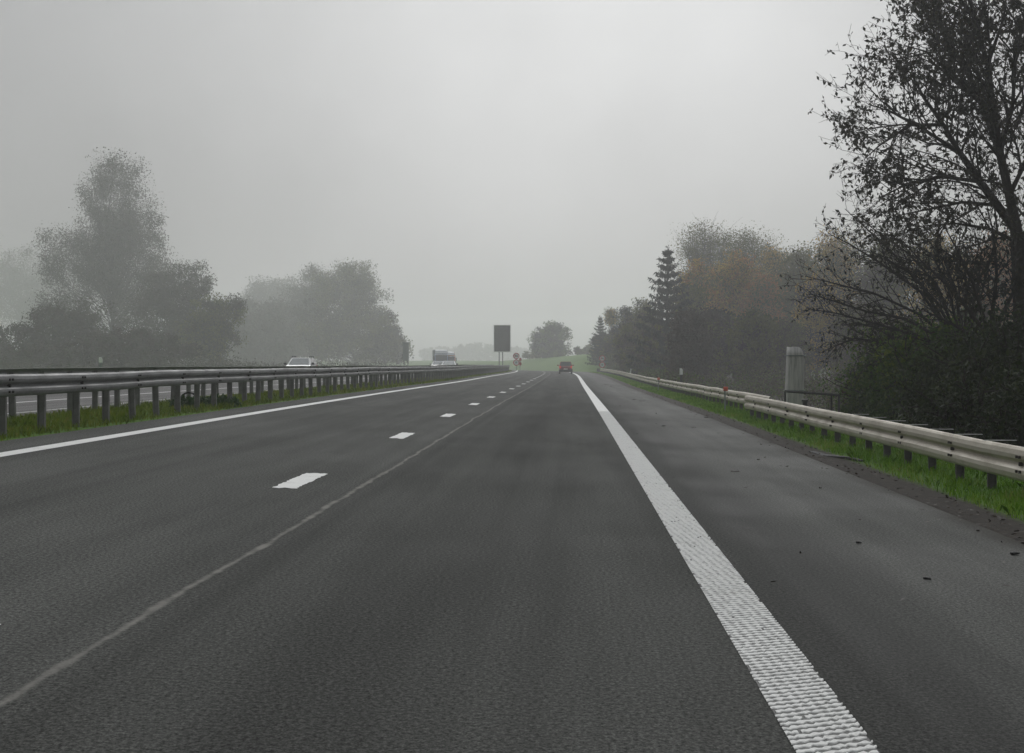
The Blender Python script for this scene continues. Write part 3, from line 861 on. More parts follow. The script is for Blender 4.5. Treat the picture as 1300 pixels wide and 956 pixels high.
wood_tree(806, 408, 235, 48, 'grey brown bare tree behind the leaning white post', 57, ('twig','leaf_olive'), clumps=120, per=60, twigs=4, low=0.03)
wood_tree(785, 415, 305, 38, 'brown bushy tree above the round red signs', 58, ('leaf_brown','leaf_olive'), clumps=110, per=60, twigs=3, low=0.02)
wood_tree(766, 422, 340, 30, 'olive brown tree left of the round red signs', 59, ('leaf_brown','leaf_olive'), clumps=90, per=60, twigs=2, low=0.02)
wood_tree(776, 394, 330, 6, 'thin birch with a yellow tuft on top at the far end of the wood', 60, ('leaf_gold','leaf_olive'), 'bark_pale', clumps=30, per=35, low=0.72)
wood_tree(968, 345, 220, 42, 'brown tree between the yellow and the rust coloured ones', 61, ('leaf_rust','leaf_olive'), clumps=110, per=50)
wood_tree(874, 352, 215, 40, 'muted green tree beside the fir trunk', 62, ('leaf_olive','leaf_brown'), clumps=110, per=50)
wood_tree(820, 398, 245, 36, 'dim olive tree left of the fir', 63, ('leaf_olive','leaf_brown'), clumps=100, per=50)
wood_tree(1085, 380, 160, 62, 'dim olive tree behind the green leafy bush', 64, ('leaf_olive','leaf_brown'), clumps=130, per=60, low=0.02, lsize=0.17)
wood_tree(1150, 395, 140, 62, 'dim brown tree behind the dark green bush', 65, ('leaf_brown','leaf_olive'), clumps=130, per=60, low=0.02, lsize=0.16)
wood_tree(1230, 380, 110, 80, 'dim dark tree behind the near black bushes', 66, ('leaf_brown','leaf_bush'), clumps=140, per=60, low=0.02, lsize=0.15)

# undergrowth along the foot of the wood
rg = np.random.default_rng(77)
lv = Leaves(); lv2 = Leaves()
for i in range(1300):
    d = 130+ (310-130)*rg.random()**1.1; t = 7.4+3.5*rg.random()
    x = t+float(shift(d)); z = gz(x, d); n = 45
    h = 0.5+0.9*rg.random()
    pos = np.array([x,d,z]) + np.stack([rg.normal(0,.45,n), rg.normal(0,.6,n), h*rg.random(n)],-1)
    (lv if rg.random()<0.6 else lv2).add(pos, 0.14*(0.6+rg.random(n)), rg, 0.1)
for i in range(500):
    d = 85+85*rg.random(); t = 12.5+9*rg.random()
    x = t+float(shift(d)); z = gz(x, d); n = 60; h = 0.6+1.5*rg.random()
    pos = np.array([x,d,z]) + np.stack([rg.normal(0,.5,n), rg.normal(0,.6,n), h*rg.random(n)],-1)
    (lv if rg.random()<0.7 else lv2).add(pos, 0.13*(0.6+rg.random(n)), rg, 0.1)
u1 = tag(lv.build('undergrowth', M['leaf_brown'], None), 'brown and dark green scrub filling the foot of the wood', 'undergrowth', kind='stuff')
u2 = lv2.build('scrub', M['leaf_bush'], u1)

lv = Leaves()
for i in range(1700):
    d = 250+300*rg.random(); x = (-120+640*rg.random()**1.0-U0)*d/F
    if x-float(shift(d)) > OP_L-4: continue
    z = gz(x, d); n = 90; h = 0.6+1.7*rg.random() + (2.2*rg.random() if x*F/d+U0 < 300 else 0)
    lv.add(np.array([x,d,z]) + np.stack([rg.normal(0,1.3,n), rg.normal(0,1.3,n), h*rg.random(n)],-1), 0.26*(0.6+rg.random(n)), rg, 0.1)
tag(lv.build('scrub_belt', M['leaf_birch'], None), 'dim scrub along the far side of the oncoming carriageway under the left trees', 'scrub', kind='stuff')

# ---- trees across the oncoming carriageway
GL = 'foggy trees beyond the oncoming carriageway'
def lobed(xpx, d, px_lobes, label, seed, leaf, clumps, per, lsize, name='tree', bark='bark', spread=0.05, droop=0.5, tr=0.4, twigs=0, group=GL, stretch=1.0):
    b = list(gp(xpx, d)); s = d/F
    rg = random.Random(seed)
    lobes = []
    for (x, y, rx, ry) in px_lobes:
        lobes.append(((x-xpx)*s, rg.uniform(-0.5,0.5)*rx*s, CAMZ-(y-V0)*s-b[2], rx*s, rx*s*0.9, ry*s))
    return crown_tree(name, b, lobes, label, 'tree', group, leaf, bark, seed, clumps, per, lsize, spread, droop, tr, twigs, None, stretch=stretch)
lobed(136, 410, [(138,285,50,60),(140,225,30,26),(168,225,18,22),(110,250,18,30),(175,290,40,40),(75,300,26,16),(95,340,45,40),(180,360,55,50),(118,330,45,45),(75,390,40,40)],
      'tallest tree on the left, a ragged pyramid of drooping boughs in the fog', 101, ('leaf_birch',), 520, 170, 0.36, spread=0.026, droop=0.8, tr=0.5, twigs=0, stretch=1.4)
lobed(215, 345, [(215,370,35,35),(235,380,40,50),(205,410,50,45),(240,430,40,30)],
      'broad lower tree against the right flank of the tallest left tree', 102, ('leaf_birch',), 240, 170, 0.34, spread=0.042, tr=0.25)
lobed(275, 310, [(285,400,22,24),(265,395,22,26),(270,430,36,30),(250,425,30,30)],
      'small bushy tree rightmost of the nearest left hand group', 103, ('leaf_birch','leaf_olive'), 170, 170, 0.32, spread=0.05, tr=0.2)
lobed(60, 290, [(60,420,50,35),(20,430,40,25),(95,415,40,35),(30,450,60,16),(-20,450,40,20)],
      'low dark tree below the left side of the tallest tree', 104, ('leaf_birch','leaf_brown'), 200, 160, 0.36, spread=0.06, tr=0.2)
lobed(150, 270, [(150,442,60,26),(200,447,50,20),(100,447,40,20),(50,453,45,14)],
      'hedge like scrub tree at the foot of the tallest left tree', 105, ('leaf_birch','leaf_brown'), 230, 170, 0.34, spread=0.07, tr=0.15)
lobed(25, 860, [(30,345,32,36),(5,370,40,50),(50,380,40,50),(-30,360,40,60)],
      'pale ghostly tree at the far left edge of the fog', 106, ('leaf_birch',), 260, 130, 0.65, spread=0.05, tr=0.4)
lobed(-60, 820, [(-60,350,50,60),(-80,390,60,60)],
      'pale ghostly tree beyond the left picture edge', 107, ('leaf_birch',), 200, 130, 0.65, spread=0.06, tr=0.4)
lobed(446, 520, [(448,360,28,34),(430,370,40,40),(462,375,25,45),(425,400,55,50),(470,415,30,38),(440,430,60,35)],
      'tall blunt topped tree of the middle group left of the oncoming lorry', 108, ('leaf_birch','leaf_olive'), 380, 160, 0.44, spread=0.042, tr=0.4)
lobed(488, 480, [(488,420,18,26),(500,435,14,22),(480,440,26,24),(508,448,13,18)],
      'low tree sloping down at the right end of the middle group', 109, ('leaf_birch','leaf_olive'), 160, 150, 0.40, spread=0.06, tr=0.2)
lobed(395, 600, [(395,370,24,34),(385,400,30,45),(400,430,36,30)],
      'rounded tree on the left flank of the blunt topped tree', 110, ('leaf_birch',), 220, 140, 0.50, spread=0.05, tr=0.3)
for i, (x, yt, d, w) in enumerate([(324,352,800,34),(345,347,840,36),(366,352,780,40)]):
    wood_tree(x, yt, d, w, 'ghostly tall tree rising over the gap between the two left tree groups', 120+i, ('leaf_birch',), group='ghostly tall trees over the left gap', clumps=90, per=50, lsize=0.8, low=0.02)
for i, (x, yt, d, w) in enumerate([(300,370,600,60),(350,378,580,70),(330,395,540,80),(265,380,610,60)]):
    wood_tree(x, yt, d, w, 'faint rounded tree filling the foggy gap between the two left tree groups', 130+i, ('leaf_birch',), group='faint rounded trees in the left gap', clumps=100, per=50, lsize=0.75, low=0.02)
for i, (x, yt, d, w) in enumerate([(560,440,1500,60),(605,436,1450,70),(645,440,1500,60)]):
    wood_tree(x, yt, d, w, 'barely visible tree in the thick fog behind the oncoming lorries', 140+i, ('leaf_birch',), group='trees lost in the fog ahead', clumps=80, per=45, lsize=1.5, low=0.02)

# ---- hill ahead
lobed(702, 500, [(698,425,20,18),(710,430,14,22),(690,437,18,20),(705,445,22,14)],
      'dark round tree alone on the green rise ahead', 150, ('leaf_bush','needle'), 200, 90, 0.42, group='trees on the green rise', spread=0.06, tr=0.3)
lobed(682, 520, [(680,450,14,10),(672,455,10,8)],
      'low bush at the left foot of the round tree on the rise', 151, ('leaf_olive',), 50, 55, 0.4, name='bush', group='trees on the green rise', spread=0.1, tr=0.12)
for i, (x, yt, w) in enumerate([(733,440,9),(741,441,8),(748,437,10)]):
    wood_tree(x, yt, 520, w, 'small thin tree on the skyline of the green rise', 155+i, ('leaf_brown','leaf_olive'), group='small trees on the skyline of the rise', clumps=22, per=40, lsize=0.35, low=0.1)

# ---------------------------------------------------------------- grass
def blades(name, n, tr, dr, hmin, hmax, w, mat, seed, parent=None, pw=1.6, patch=True):
    rg = np.random.default_rng(seed)
    t = tr[0]+(tr[1]-tr[0])*rg.random(n)
    d = dr[0]+(dr[1]-dr[0])*rg.random(n)**pw
    # tufts: density and height vary
    f = 0.5+0.5*np.sin(t*5.1+d*1.7+np.sin(d*0.9)*2)*np.cos(d*2.3-t*2.2)
    f2 = 0.5+0.5*np.sin(d*0.37+1.3)*np.cos(t*1.9+d*0.11)
    keep = rg.random(n) < 0.35+0.65*f
    edge = np.minimum((t-tr[0]), (tr[1]-t))
    keep &= rg.random(n) < np.clip(edge/0.25+0.15, 0, 1)
    t, d, f, f2 = t[keep], d[keep], f[keep], f2[keep]; n = len(t)
    X = t+shift(d); Z = zroad(t, d)-0.01
    h = (hmin+(hmax-hmin)*rg.random(n))*(0.55+0.5*f+0.35*f2)
    ww = w*(0.7+0.6*rg.random(n))*np.clip(d/45, 0.8, 3.0)
    a = rg.random(n)*6.283; lean = 0.15+0.55*rg.random(n); la = rg.random(n)*6.283
    base = np.stack([X,d,Z],-1); side = np.stack([np.cos(a),np.sin(a),0*a],-1)*ww[:,None]*0.5
    mid = base+np.stack([np.cos(la)*lean*h*0.3, np.sin(la)*lean*h*0.3, h*0.6],-1)
    tip = base+np.stack([np.cos(la)*lean*h, np.sin(la)*lean*h, h*(1-0.25*lean)],-1)
    V = np.stack([base-side, base+side, mid+side*0.75, tip, mid-side*0.75],1).reshape(-1,3)
    o = mesh_obj(name, V, np.arange(n*5).reshape(n,5), mat, parent)
    return o
tag(blades('verge_grass', 130000, (4.50,6.7), (14,300), 0.04,0.15, 0.012, M['grass'], 1, pw=1.9), 'bright green grass along the right verge under the barrier', 'grass', kind='stuff')
tag(blades('median_grass', 120000, (-10.3,-7.42), (18,280), 0.06,0.16, 0.014, M['grass_mid'], 2, pw=1.6), 'yellow green grass on the median between the two left barriers', 'grass', kind='stuff')

# weeds in the median
for i, (x, d, r, label) in enumerate([(262, 42.5, 0.42, 'dark green weed clump growing between the median posts, left one'), (283, 41.0, 0.55, 'largest dark green weed clump at the road side of the median'), (232, 40.0, 0.3, 'small weed clump beside the black hose loop on the median')]):
    t = -8.0-(0.5 if i != 1 else -0.1)
    d = -t*F/(U0-x)
    b = P(t, d)
    crown_tree('weed', b, [(0,0,0.10,r*0.8,r*0.8,0.10),(0.1,0.1,0.06,r*0.7,r*0.7,0.06)], label, 'weed', 'weeds on the median', ('weed',), 'bark', 300+i, 26, 26, 0.11, 0.16, 0.0, 0.010, 0, 0.26)
# hose loop
t = -8.9; d = -t*F/(U0-236); b = P(t, d)
bm = bmesh.new()
pts = [Vector((math.cos(a)*0.26, 0.08*a, math.sin(a)*0.30+0.02)) for a in np.linspace(-0.15, math.pi+0.3, 15)]
for p, q in zip(pts[:-1], pts[1:]): cyl(bm, p, q, 0.022, seg=8)
o = bm_obj('hose_loop', bm, M['rubber']); o.location = b
tag(o, 'black hose loop sticking up from the median grass', 'hose')

# ---------------------------------------------------------------- bits on the shoulder
def scrap_mesh(name, L, W, seed, mat):
    rg2 = np.random.default_rng(seed); n = 9; bm = bmesh.new()
    top = []; bot = []
    for i in range(n):
        a = i/n*2*math.pi; r = 0.7+0.5*rg2.random()
        top.append(bm.verts.new((math.cos(a)*L/2*r, math.sin(a)*W/2*r, 0.006+0.014*rg2.random())))
        bot.append(bm.verts.new((math.cos(a)*L/2*r*0.95, math.sin(a)*W/2*r*0.95, 0.001)))
    bm.faces.new(top); bm.faces.new(bot[::-1])
    for i in range(n): bm.faces.new((top[i], top[(i+1)%n], bot[(i+1)%n], bot[i]))
    return bm_obj(name, bm, mat)
scr = [(933,599,0.16,0.10,'dark scrap lying alone midway across the shoulder'),
       (1285,703,0.16,0.09,'dark scrap at the lower right on the shoulder edge'),
       (1238,604+70,0.07,0.04,None),(1088,690,0.07,0.05,None),(962,584,0.09,0.04,None),
       (842,541,0.28,0.14,'longest dark scrap on the shoulder, level with the second orange marker'),
       (880,543,0.16,0.10,None),(815,508,0.30,0.16,None),(770,486,0.55,0.3,'large dark scrap far up the shoulder towards the signs'),(775,488,0.5,0.2,None),
       (805,506,0.2,0.12,None),(896,530,0.22,0.1,None),(1040,620,0.09,0.05,None),(1176,736,0.10,0.03,None)]
for i, (x, y, L, W, lab) in enumerate(scr):
    s = 0.045; r = (x-U0)/(y-V0); t = r*CAMZ/(1-r*s); d = F*(CAMZ+s*t)/(y-V0)
    o = scrap_mesh('scrap', L*0.75, W*0.7, 400+i, M['rubber'] if i % 2 else M['litter']); o.location = P(t, d, 0.006); o.rotation_euler = (0,0,i*0.9)
    tag(o, lab or 'small dark scrap scattered on the wet shoulder', 'scrap', 'dark scraps on the hard shoulder')
# long torn strip at the grass edge
bm = bmesh.new()
q = [(0,0),(0.9,0.12),(2.0,0.55),(3.1,0.75),(3.0,0.95),(1.8,0.80),(0.8,0.34),(0,0.12)]
tv = [bm.verts.new((-b_*0.55, a_, 0.02+0.02*math.sin(a_*3))) for a_, b_ in q]; bv = [bm.verts.new((-b_*0.55, a_, 0.0)) for a_, b_ in q]
bm.faces.new(tv); bm.faces.new(bv[::-1])
for i in range(8): bm.faces.new((tv[i], tv[(i+1)%8], bv[(i+1)%8], bv[i]))
o = bm_obj('torn_strip', bm, M['rubber']); o.location = P(4.72, 31.0, 0.01)
tag(o, 'black torn strip lying along the soil edge before the right barrier', 'rubber strip')
rg = np.random.default_rng(9)
lv = Leaves(); n = 2600
t = np.where(rg.random(n) < 0.75, 4.25+0.35*rg.normal(size=n), 1.3+2.7*rg.random(n)); d = 12+120*rg.random(n)**1.7
pos = np.stack([t+shift(d), d, zroad(t,d)+0.012], -1)
lv.add(pos, 0.05+0.04*rg.random(n), rg, 0.0)
V = np.concatenate(lv.v).reshape(-1,4,3); V[:,:,2] = pos[:,None,2]+0.35*(V[:,:,2]-pos[:,None,2]); V[:,:,2] = np.maximum(V[:,:,2], pos[:,None,2])
sel = (rg.random(n) < 0.22) | (t > 3.9)
V = V[sel].reshape(-1,3)
tag(mesh_obj('litter', V, np.arange(len(V)).reshape(-1,4), M['litter']), 'fallen leaves strewn along the shoulder edge', 'leaf litter', kind='stuff')

# ---------------------------------------------------------------- grey pillar and hand rail
d = 58.0; b = gp(1007, d)
top = CAMZ-(441-V0)*d/F
Hp = top-b[2]
bm = bmesh.new()
rings = []
NS = 14
for k in range(13):
    f = k/12; z = -0.2+f*(Hp+0.2)
    w = 0.56-0.05*f; dp = 0.34
    ring = []
    for i in range(28):
        a = i/28*2*math.pi
        ex = math.copysign(abs(math.cos(a))**0.45, math.cos(a)); ey = math.copysign(abs(math.sin(a))**0.45, math.sin(a))
        x = ex*w/2 + 0.12*f-0.06; y_ = ey*dp/2
        zz = z
        if f > 0.85:   # torn, dented upper right corner
            x -= max(0, ex)*0.10*(f-0.85)/0.15; zz -= max(0, ex)*0.06*(f-0.85)/0.15
        x += 0.012*math.sin(5*f+2*a)
        if f == 1: zz += 0.018*math.sin(a*3+1)
        ring.append(bm.verts.new((x, y_, zz)))
    rings.append(ring)
for r0_, r1_ in zip(rings[:-1], rings[1:]):
    for i in range(28): bm.faces.new((r0_[i], r0_[(i+1)%28], r1_[(i+1)%28], r1_[i]))
inner = [bm.verts.new((v.co.x*0.86, v.co.y*0.82, v.co.z-0.05)) for v in rings[-1]]
for i in range(28): bm.faces.new((rings[-1][i], rings[-1][(i+1)%28], inner[(i+1)%28], inner[i]))
bm.faces.new(inner)
pr = empty('pillar', b, 0.25, 'weathered grey pillar with a rusty broken top standing behind the right barrier', 'pillar')
bm_obj('casing', bm, M['pillar'], pr, smooth=True)
bm = bmesh.new()
for z in (0.78, Hp-0.25): box(bm, 0.02*z, 0, z, 0.585-0.02*z, 0.365, 0.03, 0.004)
bm_obj('band', bm, M['marker_grey'], pr)

hr = empty('hand_rail', gp(1030, 52.5), 0, 'black tubular hand rail running right from the grey pillar', 'hand rail')
hb = Vector(hr.location)
def hp(x, y, dd=52.5): return Vector(px(x, y, dd))-hb
bm = bmesh.new(); cyl(bm, hp(995,496.5), hp(1064,501.5), 0.035, seg=10); bm_obj('top_bar', bm, M['black_metal'], hr)
for x in (995.5, 1054, 1063.5):
    bm = bmesh.new(); t_ = hp(x, 497+(x-995)*0.072); cyl(bm, t_, Vector((t_.x, t_.y, -0.2)), 0.03, seg=10); bm_obj('post', bm, M['black_metal'], hr)
bm = bmesh.new(); t_ = hp(1020.5, 511); box(bm, t_.x, t_.y, t_.z-0.25, 0.13, 0.13, 0.62, 0.02); box(bm, t_.x, t_.y, t_.z+0.06, 0.17, 0.17, 0.06, 0.015)
o = bm_obj('stub_post', bm, M['black_metal'], hr)

# ---------------------------------------------------------------- marker posts
def marker(x, d, t, label):
    b = P(t, d); r = empty('marker_stake', b, 0, label, 'marker', 'orange topped stakes on the right verge')
    bm = bmesh.new(); box(bm, 0,0,0.32,0.045,0.03,0.74,0.004); bm_obj('stake', bm, M['marker_grey'], r)
    bm = bmesh.new(); box(bm, 0.02,0,0.74,0.15,0.06,0.14,0.02); box(bm, -0.01,-0.034,0.74,0.09,0.012,0.09,0.003); bm_obj('reflector', bm, M['orange'], r)
marker(920, 62.5, 5.02, 'orange topped marker stake in the verge, the nearer one before the barrier overlap')
marker(834, 109, 5.0, 'orange topped marker stake in the verge, the farther one halfway to the signs')
def delin(x, d, ztop, lean, label, w=0.13, h=0.34, stem='black_metal'):
    bx = (x-U0)*d/F; b = (bx, d, gz(bx, d)); r = empty('delineator', b, 0.2, label, 'delineator post', 'white marker posts')
    r.rotation_euler = (0, lean, 0)
    H = ztop-b[2]
    bm = bmesh.new(); prism(bm, [(-w/2,H-h),(w/2,H-h),(w/2,H-0.10),(w*0.1,H),(-w/2,H)], 'y', -0.04, 0.04, 0.01); bm_obj('head', bm, M['white_post'], r)
    bm = bmesh.new(); box(bm, 0.0,0.0,(H-h)/2-0.05, w*0.8, 0.07, H-h+0.1, 0.01); bm_obj('stem', bm, M[stem], r)
delin(864.5, 120, CAMZ-(467.5-V0)*120/F, 0.0, 'white headed black post against the dark wood behind the barrier', 0.2, 0.40)
delin(799, 205, CAMZ-(466.5-V0)*205/F, 0.18, 'leaning white post behind the barrier nearer the signs', 0.16, 0.6)
delin(124, 128, CAMZ-(453.5-V0)*128/F, 0.0, 'white marker far left beyond the oncoming carriageway', 0.24, 0.36, 'marker_grey')

# ---------------------------------------------------------------- road signs
def disc(bm, cx, cz, r, y0, th, seg=32):
    v = cyl(bm, (cx, y0, cz), (cx, y0-th, cz), r, seg=seg)
def ring_sign(parent, z, r, kind):
    bm = bmesh.new(); disc(bm, 0, z, r, 0, 0.03); f = bm_obj('sign_face', bm, M['sign_red'], parent)
    bm = bmesh.new(); disc(bm, 0, z, r*0.72, -0.0325, 0.003); bm_obj('field', bm, M['sign_white'], f)
    # pictogram of two vehicles side by side
    s = r*0.72
    if kind == 'pass':
        for cx, m, lorry in ((-0.30*s, 'sign_red', True), (0.34*s, 'sign_black', False)):
            bm = bmesh.new()
            if lorry:
                box(bm, cx, -0.039, z+0.12*s, 0.50*s, 0.004, 0.62*s); box(bm, cx, -0.039, z-0.30*s, 0.50*s, 0.004, 0.14*s)
            else:
                prism(bm, [(cx-0.26*s,z-0.30*s),(cx+0.26*s,z-0.30*s),(cx+0.26*s,z+0.02*s),(cx+0.15*s,z+0.26*s),(cx-0.15*s,z+0.26*s),(cx-0.26*s,z+0.02*s)], 'y', -0.041, -0.037)
            for wx in (-0.19, 0.19): box(bm, cx+wx*s, -0.039, z-0.42*s, 0.11*s, 0.004, 0.10*s)
            bm_obj('pictogram', bm, M[m], f)
    else:
        bm = bmesh.new()
        for wx in (-0.22, 0.22): prism(bm, [((wx-0.12)*s,z-0.42*s),((wx+0.12)*s,z-0.42*s),((wx+0.12)*s,z+0.42*s),((wx-0.12)*s,z+0.42*s)], 'y', -0.041, -0.037)
        bm_obj('pictogram', bm, M['sign_black'], f)
def sign_pair(x, d, ys, r, label, kinds):
    bx = (x-U0)*d/F; b = (bx, d, gz(bx, d)); root = empty('road_sign', b, 0, label, 'road sign', 'round red signs either side of the road')
    zt = CAMZ-(ys[0]-V0)*d/F-b[2]+r*0.6
    bm = bmesh.new(); cyl(bm, (0,0.05,-0.2), (0,0.05,zt), 0.05, seg=10); bm_obj('post', bm, M['marker_grey'], root)
    for y_, k_ in zip(ys, kinds): ring_sign(root, CAMZ-(y_-V0)*d/F-b[2], r, k_)
    return root
sl = sign_pair(655.5, 284, (452,460.3), 0.47, 'pair of round red signs past the end of the left barriers', ('pass','bars'))
sign_pair(764.5, 292, (455,463.2), 0.47, 'pair of round red signs at the far end of the right barrier', ('pass','bars'))
# small red disc seen from the side, beside the left pair
bm = bmesh.new(); b = gp(660.5, 287); zt = CAMZ-(456.5-V0)*287/F-b[2]
r = empty('road_sign', b, 0.9, 'small red sign turned half away, just right of the left pair', 'road sign', 'round red signs either side of the road')
cyl(bm, (0,0.04,-0.2),(0,0.04,zt+0.2),0.045,seg=8); bm_obj('post', bm, M['marker_grey'], r)
bm = bmesh.new(); disc(bm, 0, zt, 0.28, 0, 0.03); disc(bm, 0, zt-0.62, 0.28, 0, 0.03); bm_obj('sign_face', bm, M['sign_red'], r)

# portrait panel on two posts
d = 330; b = gp(637.5, d); s = d/F
r = empty('sign_panel', b, 0.06, 'tall grey sign panel on two posts rising from the median in the fog', 'sign panel')
zb = CAMZ-(446.5-V0)*s-b[2]; zt = CAMZ-(413-V0)*s-b[2]; w = 20.5*s
bm = bmesh.new(); box(bm, 0,0,(zb+zt)/2,w,0.16,zt-zb,0.02); bm_obj('panel', bm, M['sign_grey'], r)
bm = bmesh.new()
for sx in (-1,1): box(bm, sx*w/2,0,(zb+zt)/2,0.12,0.22,zt-zb+0.12,0.01)
for z in (zb,zt): box(bm, 0,0,z,w-0.13,0.22,0.12,0.01)
bm_obj('frame', bm, M['sign_frame'], r)
for xp in (633.8, 638.2):
    bm = bmesh.new(); X = (xp-637.5)*s; cyl(bm, (X,0.2,-0.3),(X,0.2,zt-0.4),0.085,seg=12); bm_obj('post', bm, M['sign_grey'], r)
bm = bmesh.new()
for z in (zb+0.7, zt-0.7): box(bm, 0,0.13,z,w*0.9,0.06,0.10)
bm_obj('bracket', bm, M['sign_frame'], r)
# narrow dark panel at the edge of the middle trees
d = 300; b = gp(515, d); s = d/F; zt = CAMZ-(434.5-V0)*s-b[2]
r = empty('sign_panel', b, 0.0, 'narrow dark panel standing at the right end of the middle trees', 'sign panel')
bm = bmesh.new(); box(bm, 0,0,zt-1.45,7.5*s,0.14,2.9,0.02); bm_obj('panel', bm, M['marker_grey'], r)
for sx in (-1,1):
    bm = bmesh.new(); cyl(bm, (sx*0.3,0.12,-0.3),(sx*0.3,0.12,zt-0.3),0.06,seg=10); bm_obj('post', bm, M['sign_grey'], r)

# ---------------------------------------------------------------- vehicles
def car(name, label, loc, rz, paint, W=1.75, L=4.2, H=1.5, belt=0.92, estate=True, rack=False, rear=False, glass='glass_pale', group=None):
    root = empty(name, loc, rz, label, 'car', group)
    hl = L/2
    # lower body, front at +y
    prof_ = [(-hl,0.38),(-hl+0.03,0.80),(-hl+0.10,belt),(hl*0.42,belt+0.02),(hl*0.72,belt-0.08),(hl*0.95,0.72),(hl,0.55),(hl-0.04,0.32),(hl-0.2,0.22),(-hl+0.2,0.24)]
    bm = bmesh.new(); prism(bm, prof_, 'x', -W/2, W/2, 0.05)
    for v in bm.verts:
        if v.co.z > 0.75: v.co.x *= 0.965
        k = abs(v.co.y)/hl
        if k > 0.8: v.co.x *= 1-0.35*(k-0.8)**1.2*2
    body = bm_obj('body', bm, M[paint], root, smooth=False)
    # cabin frame
    yb0, yb1 = -hl+0.12, hl*0.46
    yt0, yt1 = (-hl+0.42 if estate else -hl+0.75), hl*0.02
    wb, wt = W/2*0.95, W/2*0.76
    zt = H-0.05
    def cab(bm, ins):
        pass
    bm = bmesh.new()
    B = [bm.verts.new(p) for p in ((-wb,yb0,belt-0.02),(wb,yb0,belt-0.02),(wb,yb1,belt-0.02),(-wb,yb1,belt-0.02))]
    Tt = [bm.verts.new(p) for p in ((-wt,yt0,zt),(wt,yt0,zt),(wt,yt1,zt),(-wt,yt1,zt))]
    bm.faces.new(B[::-1]); bm.faces.new(Tt)
    for i in range(4): bm.faces.new((B[i],B[(i+1)%4],Tt[(i+1)%4],Tt[i]))
    bmesh.ops.bevel(bm, geom=list(bm.edges), offset=0.05, segments=2, affect='EDGES')
    for v in bm.verts:
        if v.co.z > zt-0.06: v.co.z += 0.05*(1-(v.co.x/wt)**2)
    bm_obj('roof', bm, M[paint], root)
    def pane(name_, c4, off, mat):
        cs = [Vector(c) for c in c4]; cen = sum(cs, Vector())/4
        nrm = (cs[1]-cs[0]).cross(cs[3]-cs[0]).normalized()
        if nrm.dot(cen-Vector((0,-0.3,1.0))) < 0: nrm = -nrm
        bm = bmesh.new(); o_ = [cen+(c-cen)*0.84 for c in cs]
        a_ = [bm.verts.new(c+nrm*off) for c in o_]; b_ = [bm.verts.new(c-nrm*0.02) for c in o_]
        bm.faces.new(a_); bm.faces.new(b_[::-1])
        for i in range(4): bm.faces.new((a_[i],a_[(i+1)%4],b_[(i+1)%4],b_[i]))
        return bm_obj(name_, bm, M[mat], root)
    pane('windscreen', ((-wb,yb1,belt),(wb,yb1,belt),(wt,yt1,zt),(-wt,yt1,zt)), 0.006, glass)
    pane('rear_window', ((-wb,yb0,belt),(wb,yb0,belt),(wt,yt0,zt),(-wt,yt0,zt)), 0.006, 'glass')
    for s in (-1,1):
        ym_b = (yb0+yb1)/2-0.05; ym_t = (yt0+yt1)/2
        pane('side_window', ((s*wb,yb0,belt),(s*wb,ym_b,belt),(s*wt,ym_t,zt),(s*wt,yt0,zt)), 0.006, 'glass')
        pane('side_window', ((s*wb,ym_b,belt),(s*wb,yb1-0.1,belt),(s*wt,yt1,zt),(s*wt,ym_t,zt)), 0.006, 'glass')
        # mirror
        bm = bmesh.new(); box(bm, s*(W/2+0.10), hl*0.40, belt+0.09, 0.20, 0.12, 0.15, 0.03); box(bm, s*(W/2-0.02), hl*0.40, belt+0.03, 0.10, 0.06, 0.05)
        bm_obj('mirror', bm, M['plastic'] if paint != 'red_car' else M['red_car'], root)
        bm = bmesh.new(); box(bm, s*(W/2-0.22), hl-0.10, 0.70, 0.34, 0.14, 0.13, 0.03); bm_obj('headlight', bm, M['lamp'], root)
        bm = bmesh.new(); box(bm, s*(W/2-0.15), -hl+0.035, 0.86, 0.19, 0.10, 0.26, 0.03); bm_obj('tail_light', bm, M['tail'] if rear else M['sign_red'], root)
        for yw in (-hl*0.62, hl*0.64):
            w_ = bm = bmesh.new(); cyl(bm, (s*(W/2-0.20), yw, 0.32), (s*(W/2+0.005), yw, 0.32), 0.32, seg=24)
            wh = bm_obj('wheel', bm, M['rubber'], root)
            bm = bmesh.new(); cyl(bm, (s*(W/2), yw, 0.32), (s*(W/2+0.015), yw, 0.32), 0.20, seg=16); bm_obj('rim', bm, M['rim'], wh)
    bm = bmesh.new(); box(bm, 0, -hl+0.04, 0.42, W*0.94, 0.16, 0.30, 0.04); bm_obj('rear_bumper', bm, M['plastic'], root)
    bm = bmesh.new(); box(bm, 0, hl-0.05, 0.40, W*0.90, 0.14, 0.18, 0.04); bm_obj('front_grille', bm, M['plastic'], root)
    bm = bmesh.new(); box(bm, 0, -hl-0.035, 0.62, 0.50, 0.02, 0.12, 0.004); bm_obj('number_plate', bm, M['plate'], root)
    if rack:
        for s in (-1,1):
            bm = bmesh.new(); cyl(bm, (s*wt*0.93, yt0+0.1, zt+0.11), (s*wt*0.93, yt1-0.05, zt+0.11), 0.025, seg=8)
            for yy in (yt0+0.15, (yt0+yt1)/2, yt1-0.1): box(bm, s*wt*0.93, yy, zt+0.05, 0.05, 0.08, 0.13)
            bm_obj('roof_rail', bm, M['plastic'], root)
    return root
c = P(-0.30, 237); c[0] = (718-U0)*237/F
car('car', 'dark red hatchback seen from behind driving away in our right lane', tuple(c), -heading(237), 'red_car', W=1.66, L=3.7, H=1.56, belt=0.98, rear=True, glass='glass')
GO = 'white cars coming towards us on the left'
def on_opp(x, d):
    X = (x-U0)*d/F; return (X, d, gz(X, d)+0.0)
